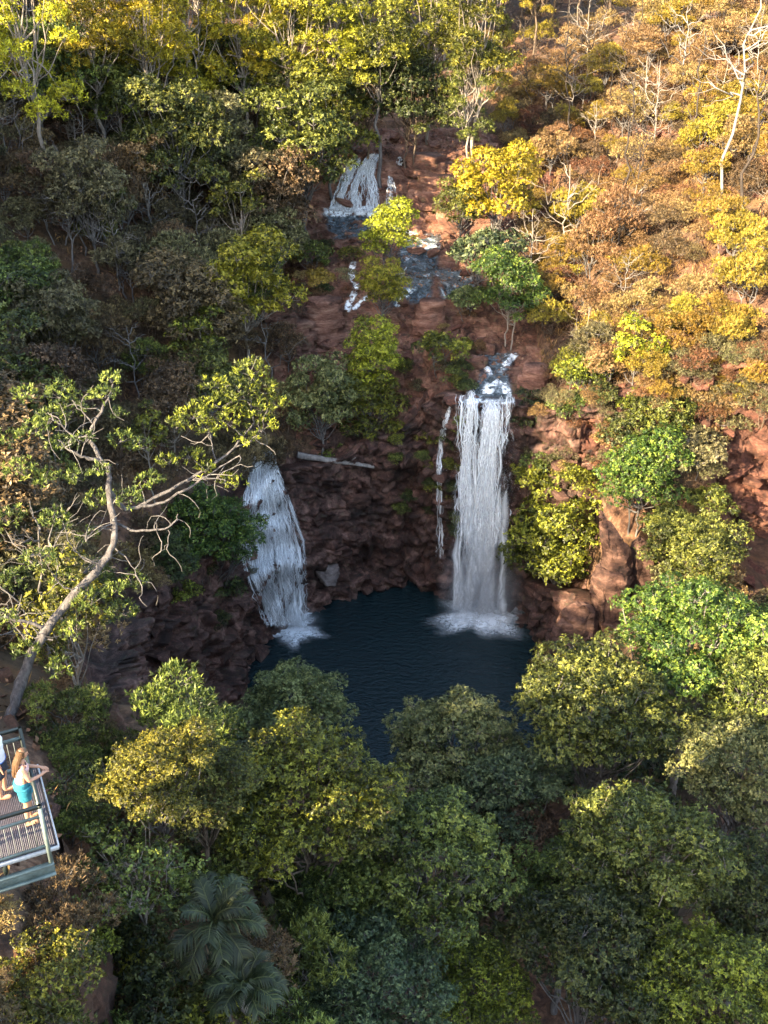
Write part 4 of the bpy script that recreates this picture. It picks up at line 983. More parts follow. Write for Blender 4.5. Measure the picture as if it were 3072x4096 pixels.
def mist(parent, c, r, dens):
    v, f = stone_mesh(1, 3, 0, (1,1,1), 0); o = MB().add(v, f).build('mist', None, parent); o.location = c; o.scale = r
    m = bpy.data.materials.new('mist'); m.use_nodes = True; nt = m.node_tree; nt.nodes.remove(nt.nodes['Principled BSDF'])
    pv = N(nt, 'ShaderNodeVolumePrincipled'); pv.inputs['Color'].default_value = (.92,.94,.98,1); pv.inputs['Anisotropy'].default_value = .2
    tc = N(nt, 'ShaderNodeTexCoord'); ln = N(nt, 'ShaderNodeVectorMath', operation='LENGTH'); nt.links.new(tc.outputs['Object'], ln.inputs[0])
    fall = mth(nt, 'POWER', mth(nt, 'MAXIMUM', mth(nt, 'SUBTRACT', 1.0, ln.outputs['Value']), 0.0), 1.3)
    n = ramp(nt, noise(nt, tc.outputs['Object'], 2.2, 3), [(.3, (.35,.35,.35)), (.7, (1,1,1))])
    nt.links.new(mth(nt, 'MULTIPLY', mth(nt, 'MULTIPLY', fall, n), dens), pv.inputs['Density']); nt.links.new(pv.outputs[0], nt.nodes['Material Output'].inputs['Volume'])
    o.data.materials.append(m); stuff(o)
# left fall, sliding down the rock
lf = empty('waterfall', (0,0,0)); tag(lf, 'left fall, a white cone of water widening down the rock into the pool', 'waterfall')
G = surf_grid([(256,271,450), (250,282,480), (244,294,515), (241,304,545), (246,306,570), (257,306,595), (268,306,626)])
m = MB(); gm = lambda r: float(np.clip(r.normal(.5, .27), .02, .98)); ls = np.random.default_rng(5).uniform(0, 1, 16)
gm = lambda r: float(np.clip(r.normal(.48, .28), -.03, 1.03))
g1 = (7.5, 2.2, .3, -.36)
ribbons(m, G, 420, rngw, .12, .36, .12, .4, .46, gm, .04, g1); ribbons(m, G, 2600, rngw, .02, .07, .04, .18, .52, gm, .05, g1); ribbons(m, G, 900, rngw, .04, .13, .10, .35, .52, gm, .04, g1)
ribbons(m, G[:22], 160, rngw, .08, .2, .2, .6, .3, gm); ribbons(m, G, 500, rngw, .015, .05, .04, .15, .4, gm, .10)
stuff(m.build('water_streaks', SOFT, lf))
m = MB(); patch(m, 293, 630, 34, 18, .02, 5, 1); patch(m, 291, 629, 20, 11, .05, 4, 2); patch(m, 305, 612, 11, 10, .03, 3, 3); stuff(m.build('foam', PATCH, lf))
mist(lf, tuple(Pz(292, 622, .7)), (2.2, 1.4, 1.6), .35)
# right fall, dropping free of the lip
rf = empty('waterfall', (0,0,0)); tag(rf, 'right fall, a tall free-dropping curtain of water ending in mist on the pool', 'waterfall')
l0, _ = hit(456, 405); l1, _ = hit(514, 404); ZL = 12.75
l0 = np.array([l0[0], 55.0, ZL]); l1 = np.array([l1[0], 54.7, ZL])
b0 = np.array([l0[0]+.05, 53.9, .0]); b1 = np.array([l1[0]-.15, 53.5, .0])
tt = np.linspace(0, 1, 60)[:,None,None]; aa = np.linspace(0, 1, 20)[None,:,None]
Ltop = l0+(l1-l0)*aa; Lbot = b0+(b1-b0)*aa
G = Ltop+(Lbot-Ltop)*np.concatenate([tt**.55, tt**.55, tt], -1); G[...,2] += (.35*np.sin(np.linspace(0, 9, 20))+.2*np.sin(np.linspace(2, 23, 20)))*(1-tt[...,0])**5+.18*(1-tt[...,0])
back = np.array([G[0]+np.array([0, .22*k, .03*k]) for k in (4, 3, 2, 1)]); G = np.concatenate([back, G])
dn = lambda r: float(np.clip(r.choice([.05, .17, .27, .36, .47, .53, .58, .64, .76, .88, .97], p=[.05,.06,.07,.07,.17,.19,.16,.1,.05,.05,.03])+r.normal(0, .025), 0, 1))
g2 = (8.0, 1.3, 4.4, .14); un = lambda r: float(r.random()); md = lambda r: float(np.clip(r.normal(.57, .10), 0, 1))
m = MB(); ribbons(m, G[:34], 800, rngw, .05, .15, .15, .7, .03, un, .03, g2); ribbons(m, G[:50], 1900, rngw, .012, .05, .05, .22, .05, un, .05, g2); ribbons(m, G[:46], 130, rngw, .12, .28, .4, .9, .03, md)
ribbons(m, G[:52], 500, rngw, .02, .07, .06, .3, .05, md, .06); ribbons(m, G[26:], 70, rngw, .3, .7, .2, .7, .0, lambda r: float(np.clip(r.normal(.62, .2), 0, 1))); ribbons(m, G[:15], 260, rngw, .04, .12, .3, .9, .04, un, .04, g2); lt = lambda r: float(r.uniform(-.02, .42)); ribbons(m, G, 420, rngw, .015, .05, .05, .25, .05, lt, .07, (16., 1.2, 2.2, .15)); ribbons(m, G, 14, rngw, .15, .4, .3, .8, .03, lt)
stuff(m.build('water_streaks', SOFT, rf))
m = MB(); n = 24000; t = rngw.beta(2.2, 1.1, n); a = np.clip(rngw.normal(.55, .24, n), -.2, 1.2)
C = (l0+(l1-l0)*a[:,None])*(1-t[:,None])+(b0+(b1-b0)*a[:,None])*t[:,None]; C += rngw.normal(0, 1, (n,3))*np.array([.14,.22,.1])*(.3+1.4*t[:,None]); C[:,2] = np.maximum(C[:,2], .03)
blobs(m, C, rngw.uniform(.005, .012, n), rngw); stuff(m.build('spray', SPRAY, rf))
m = MB(); patch(m, 482, 614, 56, 26, .02, 4, 4); patch(m, 472, 611, 24, 13, .05, 4, 5); patch(m, 493, 617, 26, 14, .06, 5, 6); patch(m, 483, 618, 34, 16, .04, 3, 9); patch(m, 424, 579, 13, 5, .02, 3, 7); patch(m, 438, 586, 14, 6, .03, 3, 8); stuff(m.build('foam', PATCH, rf))
mid_ = (b0+b1)/2; mist(rf, (mid_[0]+.2, mid_[1], 1.2), (2.9, 2.2, 5.5), .75)
# thin side strand left of the right fall
ss = empty('waterfall', (0,0,0)); tag(ss, 'thin single strand of water falling left of the right fall', 'waterfall')
G = surf_grid([(448,452,407), (441,445,430), (437,442,460), (436,442,500), (436,443,560)], 4)
m = MB(); ribbons(m, G, 70, rngw, .03, .10, .1, .35, .3); ribbons(m, G[:22], 40, rngw, .03, .10, .1, .5, .3); stuff(m.build('water_streaks', SOFT, ss))
# upper fall
uf = empty('waterfall', (0,0,0)); tag(uf, 'upper fall, two short white chutes and a faint third on red rock', 'waterfall')
m = MB()
for rows, n, ww in (([(350,362,160), (342,353,178), (335,348,195), (328,345,212)], 150, .24), ([(368,381,156), (362,376,165), (352,375,180), (346,379,195), (342,380,214)], 260, .26), ([(388,391,178), (387,397,190), (384,402,208)], 40, .12), ([(398,403,158), (396,402,166)], 12, .1)):
    G = surf_grid(rows, 8); ribbons(m, G, n*2, rngw, .04, ww*.7, .12, .5, .25, None, .04, (4.5, 1.5, n*.1, -.25)); ribbons(m, G, n*6, rngw, .015, .06, .06, .3, .3, None, .04, (4.5, 1.5, n*.1, -.2))
stuff(m.build('water_streaks', SOFT, uf))
m = MB(); strip(m, [(322,213), (345,215), (360,212), (372,215), (384,214)], 12, .15, 7, 1.3); strip(m, [(330,209), (350,211), (376,210)], 8, .2, 7, 1.4); strip(m, [(384,209), (396,207), (406,206)], 5); stuff(m.build('foam', RAPID, uf))
# creek between the falls
def still(name, c, lift, mat, nu=16, nv=16):
    """thin film of water over the rocks between four corners (pixels on the bed)"""
    c = np.array(c, float); G = np.zeros((nu, nv, 3)); last = None
    for i in range(nu):
        for j in range(nv):
            u, v = i/(nu-1), j/(nv-1); e = .08*math.sin(5*u+7*v+c[0,0])
            a = c[0]*(1-u)+c[1]*u; b = c[3]*(1-u)+c[2]*u; p_ = a*(1-v)+b*v+(b-a)*e*u*(1-u)*4
            h_ = hit(*p_)[0]; last = h_ if h_ is not None else last; G[i,j] = last
    for _ in range(10):
        g = G.copy(); g[1:-1] = (G[:-2]+2*G[1:-1]+G[2:])/4; g2 = g.copy(); g2[:,1:-1] = (g[:,:-2]+2*g[:,1:-1]+g[:,2:])/4; G[...,2] = g2[...,2]
    G[...,2] += lift
    ed = np.clip(np.minimum.outer(np.minimum(np.arange(nu), nu-1-np.arange(nu)), np.minimum(np.arange(nv), nv-1-np.arange(nv)))/3.5, 0, 1)
    return tag(MB().add(G.reshape(-1,3), grid_faces(nu, nv), ed.ravel()).build(name, mat, smooth=True), kind='structure')
still('creek_water', [(320,215), (382,214), (376,238), (330,240)], .10, STREAM)
still('creek_water', [(396,232), (444,236), (438,280), (396,274)], .13, STREAM)
still('creek_water', [(392,270), (438,270), (432,306), (388,312)], .13, STREAM)
still('creek_water', [(432,268), (484,270), (482,298), (440,302)], .13, STREAM)
still('creek_water', [(476,354), (518,352), (512,372), (478,374)], .10, STREAM)
still('creek_water', [(480,372), (510,372), (515,404), (464,404)], .10, STREAM)
cr = empty('rapids', (0,0,0)); tag(cr, 'white broken water of the creek stepping down between the falls', 'rapids')
m = MB()
for line, wp in (([(392,226), (402,233), (412,237), (424,241), (436,246)], 11), ([(436,246), (426,252), (414,257), (406,262)], 9), ([(408,262), (402,275), (396,286)], 7), ([(414,288), (405,297), (396,308)], 8), ([(430,270), (440,276), (452,279), (472,279)], 8),
                 ([(372,218), (384,224), (394,228)], 7), ([(516,354), (509,362), (503,369)], 9), ([(486,366), (489,373), (496,374), (503,369)], 9), ([(494,376), (492,386), (484,396)], 14), ([(500,378), (506,390), (508,400)], 10), ([(462,404), (478,401), (495,403), (515,401)], 9)):
    strip(m, line, wp)
stuff(m.build('foam', RAPID, cr))
tk = empty('waterfall', (0,0,0)); tag(tk, 'narrow white trickle bending down the rocks left of the round tree', 'waterfall')
m = MB(); strip(m, [(354,262), (352,270), (351,277), (357,286), (354,296), (349,304), (347,313)], 8, .12, 7, 1.3); strip(m, [(368,297), (360,304), (353,311)], 6); stuff(m.build('water_streaks', RAPID, tk))
# ------------------------------------------------------------------ leaning tree behind the deck
def leaning_tree():
    d0 = cast(12, 722, 0)[1]; rng = np.random.default_rng(12)
    def line(pts, da=0, db=1.0):
        n = len(pts); return np.array([P(x, y, d0+da+(db-da)*i/(n-1)) for i, (x, y) in enumerate(pts)])
    def smooth(p, m=4):
        t = np.linspace(0, len(p)-1, (len(p)-1)*m+1); q = np.stack([np.interp(t, np.arange(len(p)), p[:,k]) for k in range(3)], 1)
        for _ in range(3): r = q.copy(); r[1:-1] = (q[:-2]+2*q[1:-1]+q[2:])/4; q = r
        return q+np.concatenate([[[0,0,0]], rng.normal(0, .018, (len(q)-2,3)), [[0,0,0]]])
    t = empty('leaning_tree', tuple(P(9, 722, d0))); base = np.array(t.location)
    tr = MB(); br = MB()
    def add(mb, pts, r0, r1, da, db, sides=7):
        q = smooth(line(pts, da, db))-base; mb.tube(q, np.linspace(r0, r1, len(q))*(1+.08*rng.normal(size=len(q))), sides); PATHS.append(q); return q
    PATHS = []
    add(tr, [(6,745), (9,720), (18,692), (30,656), (46,628), (76,593), (102,565), (114,547), (114,523), (108,490), (109,466)], .175, .07, 0, 1.0, 12)
    for pts, r0, r1, da, db in [([(109,466), (99,460), (89,434), (93,423), (109,400), (113,384)], .12, .05, 1.0, 1.2), ([(99,460), (85,458), (70,452), (58,440)], .09, .03, 1.0, .4),
        ([(108,490), (125,512), (141,506), (180,485), (217,462), (234,448), (254,423)], .12, .04, 1.0, 2.6), ([(141,506), (162,504), (195,484), (222,466), (240,455)], .08, .03, 1.3, 2.0),
        ([(114,523), (136,531), (162,530), (174,524), (178,514)], .07, .03, 1.0, 1.2), ([(112,530), (100,528), (92,531), (86,542)], .06, .025, .9, .3), ([(168,530), (168,545), (160,553)], .025, .012, 1.1, 1.0),
        ([(46,628), (23,620), (0,617), (-20,612)], .10, .05, .4, -.4), ([(30,645), (15,625), (8,608)], .05, .02, .3, 0), ([(53,640), (34,640), (20,622)], .05, .02, .4, .0), ([(80,590), (92,592), (102,592)], .05, .02, .6, .8),
        ([(89,434), (75,440), (62,425), (50,418)], .05, .02, 1.1, .8), ([(217,462), (210,440), (212,420)], .04, .02, 2.3, 2.3), ([(234,448), (255,440), (270,425)], .04, .02, 2.5, 2.7), ([(180,485), (195,478), (225,480)], .04, .02, 1.9, 1.6),
        ([(102,565), (85,560), (70,548), (62,520)], .05, .02, .9, .5), ([(114,547), (130,560), (138,580)], .04, .02, 1, .9), ([(76,593), (60,585), (45,560)], .05, .02, .7, .2), ([(92,423), (80,410), (72,400)], .04, .02, 1.1, 1.2), ([(254,423), (250,400), (252,375)], .04, .015, 2.6, 2.9)]:
        b_ = MB(); add(b_, pts, r0*.62, r1*.55, da, db, 6); b_.build('branch', BARK['tree'], t, True)
    tr.build('trunk', BARK['tree'], t, True)
    for k in range(90):
        L = PATHS[rng.integers(len(PATHS))]; a0 = L[rng.integers(len(L)//3, len(L))]; dv = nrm(rng.normal(size=3)*np.array([1,.7,.9])+[0,0,.35]); pts = [a0]
        for _ in range(6): dv = nrm(dv+rng.normal(0, .38, 3)); pts.append(pts[-1]+dv*rng.uniform(.12, .26))
        br.tube(np.array(pts), np.linspace(.017, .006, 7), 4)
    st = dict(ST['feather']); st.update(dens=270, k=9, L=.115, w=.26, twigs=6, tw=.5)
    for nm, mt, cl in (('crown', 'olive', [(60,395,17),(72,410,18),(50,420,17),(111,380,13),(104,396,14),(35,430,16),(85,440,12),(60,445,13),(120,440,12),(140,447,11),(118,415,10),(20,470,17),(45,480,17),(78,478,13),(100,500,15),(150,482,15),(130,500,15),
            (40,560,19),(15,580,17),(90,602,19),(122,612,17),(65,580,15),(132,582,15),(75,630,14),(25,652,15),(60,668,14),(8,520,18),(55,520,17),(90,535,12),(5,440,16),(25,395,14),(100,470,10),(8,620,14),(115,590,12)]),
           ('crown', 'yolive', [(250,372,20),(264,390,18),(243,392,20),(220,404,19),(192,416,17),(230,420,19),(258,412,17),(276,404,13),(206,430,14),(176,426,14),(168,462,12),(190,456,12),(205,470,12),(232,482,13),(246,440,13),(270,425,12),(215,385,13)])):
        l = MB()
        for x, y, r in cl:
            dd = d0+(2.6*(x-100)/150 if x > 140 else .7+.8*rng.normal()); c = P(x, y, dd)-base
            fill_clump(l, br, c, r*dd/FPX, rng, st, .62)
        l.build(nm, LM[mt], t)
    o = br.build('twigs', BARK['grey'], t, True); o['kind'] = 'stuff'
    tag(t, 'large leaning tree with twisted pale branches rising behind the viewing deck', 'tree')
leaning_tree()
# ------------------------------------------------------------------ palms
def palm(px, py, rpx, label, seed, nf=17):
    rng = np.random.default_rng(seed); h = 3.6
    q, d = cast(px, py, h); R = rpx*d/FPX
    t = empty('palm_tree', (q[0], q[1], Hq(q[0], q[1])))
    m = MB(); m.tube(wander(np.array([0,0,-.3]), np.array([0,0,h]), rng, 9, .01), np.linspace(.16, .12, 9), 9); m.build('trunk', BARK['grey'], t, True)
    for i in range(nf):
        an = i*2.4+rng.normal()*.2; el = math.radians(rng.uniform(15, 75) if i > 4 else rng.uniform(60, 85)); L = R*rng.uniform(.9, 1.2)
        dr = np.array([math.cos(an), math.sin(an), 0]); n = 24; s = np.linspace(0, 1, n); ang = el-s**1.3*rng.uniform(1.2, 1.9)
        step = L/(n-1); p = np.concatenate([[[0,0,h]], np.array([0,0,h])+np.cumsum((np.cos(ang)[:-1,None]*dr+np.sin(ang)[:-1,None]*np.array([0,0,1]))*step, 0)])
        f = MB(); f.tube(p, np.linspace(.035, .008, n), 4, tint=.8)
        side = np.cross(dr, [0,0,1]); tg = nrm(np.gradient(p, axis=0)); upv = np.cross(side[None], tg); upv = np.where(upv[:,2:3] < 0, -upv, upv)
        for sg in (-1, 1):
            for j in np.linspace(3, n-1.01, 32):
                k = int(j); b = p[k]*(1-j+k)+p[min(n-1,k+1)]*(j-k); ll = L*.40*math.sin(.35+2.4*(j/n))*rng.uniform(.85, 1.1)
                dv = nrm(sg*side*.8+tg[k]*.75+upv[k]*.15+rng.normal(0,.05,3)); mid = b+dv*ll*.5; tip = b+dv*ll+np.array([0,0,-.5*ll]); wv = nrm(np.cross(dv, upv[k]))*.017
                f.add(np.array([b-wv*.5, b+wv*.5, mid+wv, mid-wv, tip]), np.array([[0,1,2,3]]), .4+.2*rng.normal()); nb = f.n-5
                f.v[-1] = f.v[-1]; f.f.append(np.array([[nb+3, nb+2, nb+4]]))
        f.build('frond', LM['palm'], t)
    return tag(t, label, 'palm')
palm(214, 925, 50, 'feather palm with arching fronds, upper one of two at the lower left', 5, 14)
palm(245, 990, 44, 'feather palm at the bottom edge, lower one of two', 6, 15)

# ------------------------------------------------------------------ viewing deck
MET = flat_mat('deck_steel_green', (.135,.175,.17), .5, .0, .35, 6); DARK = flat_mat('handrail_black', (.018,.026,.024), .4)
GRATE = flat_mat('grating_steel', (.150,.136,.158), .5, .3, .2, 14); PLATE = flat_mat('grating_under', (.130,.117,.137), .8); EDGE = flat_mat('deck_edge_white', (.50,.50,.52), .5)
ZF = 23.66
C1 = Pz(58, 846, ZF); C2 = Pz(37, 765.5, ZF); N0 = Pz(0, 857, ZF)
av = nrm((C2-C1)*[1,1,0]); ov = np.array([av[1], -av[0], 0]); LEN = float(np.linalg.norm(C2-C1))
if ov@(N0-C1) > 0: ov = -ov
deck = empty('viewing_deck', tuple(C1), 0); D0 = C1.copy()
def DL(o_, a_, z_): return ov*o_+av*a_+np.array([0,0,z_])         # local: o outwards, a along the outer edge, z up
WID = 4.6
m = MB()
m.box(DL(-WID/2, LEN/2, -.045), (WID, LEN, .02), np.stack([ov, av, [0,0,1]], 1)); m.build('floor_plate', PLATE, deck)
m = MB()
for s in np.arange(.03, LEN, .030): m.bar(DL(-WID+.02, s, -.012), DL(-.03, s, -.012), .010, .03)
for s in np.arange(.05, WID, .030): m.bar(DL(-s, .02, -.009), DL(-s, LEN-.02, -.009), .010, .03)
o = m.build('grating', GRATE, deck); o['kind'] = 'stuff'
m = MB(); m.bar(DL(.012, 0, -.01), DL(.012, LEN, -.01), .03, .07); m.build('edge_trim', EDGE, deck)
m = MB(); m.bar(DL(.012, -.02, -.01), DL(-WID, -.02, -.01), .035, .07); m.build('edge_trim', EDGE, deck)
def rail(a, b, w_, h_, mat, nm): MB().bar(DL(*a), DL(*b), w_, h_).build(nm, mat, deck)
RI = -.16; RH = 1.02
rail((RI+.03, -.03, RH), (-WID, -.03, RH), .055, .055, DARK, 'handrail'); rail((RI, -.06, RH), (RI, LEN-.05, RH), .055, .055, DARK, 'handrail'); rail((RI+.03, LEN-.08, RH), (-WID, LEN-.08, RH), .055, .055, DARK, 'handrail')
for z in (.80, .12):
    rail((RI, -.03, z), (-WID, -.03, z), .035, .045, MET, 'mid_rail'); rail((RI, 0, z), (RI, LEN-.1, z), .04, .05, DARK if z > .5 else MET, 'mid_rail'); rail((RI, LEN-.08, z), (-WID, LEN-.08, z), .045, .06, MET, 'mid_rail')
for o_, a_ in ((RI, -.03), (RI-2.1, -.03), (RI, LEN-.08), (RI-2.1, LEN-.08), (RI, LEN*.5)):
    MB().bar(DL(o_, a_, -.30), DL(o_, a_, RH-.03), .058, .058, (0,1,0)).build('post', MET if a_ < .5 else DARK, deck)
WIRE = flat_mat('baluster_wire', (.12,.14,.145), .5)
for s in np.arange(.16, 3.0, .115):
    for a_ in (-.03, LEN-.08): MB().bar(DL(RI-s, a_, .12), DL(RI-s, a_, .8), .010, .010, (0,1,0)).build('baluster', WIRE, deck)
for s in np.arange(.12, LEN-.15, .115): MB().bar(DL(RI, s, .12), DL(RI, s, .8), .010, .010, (0,1,0)).build('baluster', WIRE, deck)
m = MB(); m.bar(DL(-.12, -.05, -.30), DL(-WID, -.05, -.30), .09, .035); m.bar(DL(-.12, -.02, -.42), DL(-WID, -.02, -.42), .02, .22); m.bar(DL(-.12, -.05, -.54), DL(-WID, -.05, -.54), .09, .035); m.build('edge_beam', MET, deck)
m = MB(); m.bar(DL(-.14, .02, -.40), DL(-.14, LEN, -.40), .05, .22); m.build('side_beam', DARK, deck)
for s in (.9, 2.6): MB().bar(DL(-s, .03, -.28), DL(-s, .03, -.05), .06, .06, (0,1,0)).build('bracket', DARK, deck)
for o_, a_ in ((-2.0, .3), (-2.0, LEN-.3), (-4.0, .3), (-4.0, LEN-.3)):
    q = C1+DL(o_, a_, 0); zg = Hq(q[0], q[1])-ZF
    if zg < -.6: MB().bar(DL(o_, a_, zg-.5), DL(o_, a_, -.4), .14, .14, (0,1,0)).build('support_column', DARK, deck)
tag(deck, 'green-grey steel viewing deck with black handrail at the left edge', 'viewing deck')

# ------------------------------------------------------------------ people on the deck
def skinned(name, nodes, edges, mat, parent, sub=2, root=None):
    """nodes: {key: ((x,y,z), (rx, ry))}"""
    ks = list(nodes); me = bpy.data.meshes.new(name)
    me.from_pydata([nodes[k][0] for k in ks], [(ks.index(a), ks.index(b)) for a, b in edges], [])
    o = link(name, me, mat, parent); sk = o.modifiers.new('skin', 'SKIN'); sk.use_smooth_shade = True
    for i, k in enumerate(ks):
        sv = me.skin_vertices[0].data[i]; sv.radius = nodes[k][1]; sv.use_root = (k == (root or ks[0]))
    sk.branch_smoothing = .4
    sb = o.modifiers.new('sub', 'SUBSURF'); sb.levels = sub; sb.render_levels = sub
    return o
SKIN = flat_mat('skin', (.52,.27,.18), .55, 0, .06, 12); HAIR = flat_mat('hair_brown', (.10,.055,.030), .45, 0, .5, 40); TEAL = flat_mat('teal_cloth', (.010,.17,.25), .8, 0, .2)
PINK = flat_mat('pink_cloth', (.62,.40,.40), .8); WHITE = flat_mat('white_cloth', (.80,.83,.88), .8, 0, .04); NAVY = flat_mat('navy_cloth', (.025,.035,.06), .8); BLUE = flat_mat('blue_trim', (.04,.12,.40), .8); DHAIR = flat_mat('hair_dark', (.02,.014,.010), .5); SANDAL = flat_mat('sandal_tan', (.30,.16,.09), .7)
def limbs(n, s, sh, el, wr, hd, r=1.0):
    n[f'sh{s}'] = (sh, (.048*r,.048*r)); n[f'el{s}'] = (el, (.036*r,.036*r)); n[f'wr{s}'] = (wr, (.025*r,.025*r)); n[f'hd{s}'] = (hd, (.034*r,.020*r))
def fingers(n, e, s, hd, dirv, sidev):
    hd = np.array(hd); dirv = np.array(dirv); sidev = np.array(sidev)
    for i, (o_, L) in enumerate(((-.030,.062), (-.010,.075), (.010,.072), (.030,.056))):
        a = hd+dirv*.045+sidev*o_; n[f'f{s}{i}a'] = (tuple(a), (.009,.009)); b = a+dirv*L*.55+np.array([0,0,-.012]); n[f'f{s}{i}b'] = (tuple(b), (.0085,.0085)); c = b+dirv*L*.4+np.array([0,0,-.025]); n[f'f{s}{i}c'] = (tuple(c), (.007,.007))
        e += [(f'hd{s}', f'f{s}{i}a'), (f'f{s}{i}a', f'f{s}{i}b'), (f'f{s}{i}b', f'f{s}{i}c')]
    a = hd+sidev*(-.04 if s == 'l' else .04)+dirv*.01; n[f't{s}a'] = (tuple(a), (.011,.011)); n[f't{s}b'] = (tuple(a+dirv*.04+sidev*(-.012 if s == 'l' else .012)), (.009,.009)); e += [(f'hd{s}', f't{s}a'), (f't{s}a', f't{s}b')]
def head_mesh(parent, c, yaw, hair, long=False, tilt=.1):
    """face towards +x"""
    v, f = stone_mesh(1, 4, 0, (.092,.072,.112), 0)
    x, y, z = v[:,0].copy(), v[:,1], v[:,2]
    jaw = np.clip(-z/.11, 0, 1); v[:,1] *= 1-.32*jaw; v[:,0] *= 1-.12*jaw
    v[:,0] += .016*np.exp(-((y/.014)**2))*np.exp(-(((z+.012)/.022)**2))*(x > 0)                    # nose
    for s in (-1, 1): v[:,0] -= .010*np.exp(-(((y-s*.030)/.014)**2))*np.exp(-(((z-.010)/.012)**2))*(x > 0)    # eye sockets
    v[:,0] += .006*np.exp(-((y/.022)**2))*np.exp(-(((z+.055)/.008)**2))*(x > 0)
    R = Matrix.Rotation(yaw, 3, 'Z')@Matrix.Rotation(tilt, 3, 'Y'); R = np.array(R)
    hd = MB().add(v@R.T+c, f); 
    for s in (-1, 1):
        ev, ef = stone_mesh(2, 2, 0, (.022,.010,.032), 0); hd.add((ev+[-.005, s*.072, -.005])@R.T+c, ef)
    h = hd.build('head', SKIN, parent, True)
    eyes = MB()
    for s in (-1, 1):
        ev, ef = stone_mesh(2, 2, 0, (.008,.011,.007), 0); eyes.add((ev+[.083, s*.030, .010])@R.T+c, ef)
    eyes.build('eyes', DHAIR, h)
    hv, hf = stone_mesh(3, 4, 0, (.104,.084,.118), .04); keep = ~((hv[:,0] > .035) & (hv[:,2] < .055)) & (hv[:,2] > (-.30 if long else -.04)); hf = hf[keep[hf].all(1)]
    hair_mb = MB().add((hv+[-.006,0,.010])@R.T+c, hf)
    if long:
        rng = np.random.default_rng(4)
        for k in range(70):
            an = rng.uniform(1.75, 4.53); st_ = np.array([math.cos(an)*.088, math.sin(an)*.078, rng.uniform(.02,.09)]); L = rng.uniform(.36, .5)
            p = np.array([st_, st_*[1.15,1.12,0]+[-.01,0,-.06], [st_[0]*1.25-.05, st_[1]*1.2, -.2], [st_[0]*1.1-.05, st_[1]*1.15+rng.normal()*.02, -L]])@R.T+c
            t = np.linspace(0, 3, 10); p = np.stack([np.interp(t, range(4), p[:,i]) for i in range(3)], 1); p[1:-1] = (p[:-2]+2*p[1:-1]+p[2:])/4
            hair_mb.tube(p, np.linspace(.018, .006, 10), 5)
    hair_mb.build('hair', hair, parent, True)
    return h
def ell(name, tubes, mat, parent):
    """clothing: smooth elliptical tubes (centre, half depth, half width) worn over the body"""
    m = MB(); an = np.linspace(0, 2*np.pi, 24, endpoint=False)
    for rg in tubes:
        k = len(rg); t_ = np.linspace(0, k-1, (k-1)*5+1); C = np.array([g[0] for g in rg]); A = np.array([g[1] for g in rg]); B = np.array([g[2] for g in rg]); I = lambda a: np.interp(t_, np.arange(k), a)
        c = np.stack([I(C[:,0]), I(C[:,1]), I(C[:,2])], 1); a, b = I(A), I(B); V = np.stack([c[:,0:1]+a[:,None]*np.cos(an), c[:,1:2]+b[:,None]*np.sin(an), c[:,2:3]+0*an], -1)
        V += .006*np.sin(an*5+V[...,2]*38)[...,None]*np.stack([np.cos(an), np.sin(an), 0*an], -1)
        i = np.arange(len(t_)-1)[:,None]*24; j = np.arange(24)[None]; q = (j+1) % 24; m.add(V.reshape(-1,3), np.stack([i+j, i+q, i+q+24, i+j+24], -1).reshape(-1,4))
    o = m.build(name, mat, parent, True); so = o.modifiers.new('thickness', 'SOLIDIFY'); so.thickness = .006
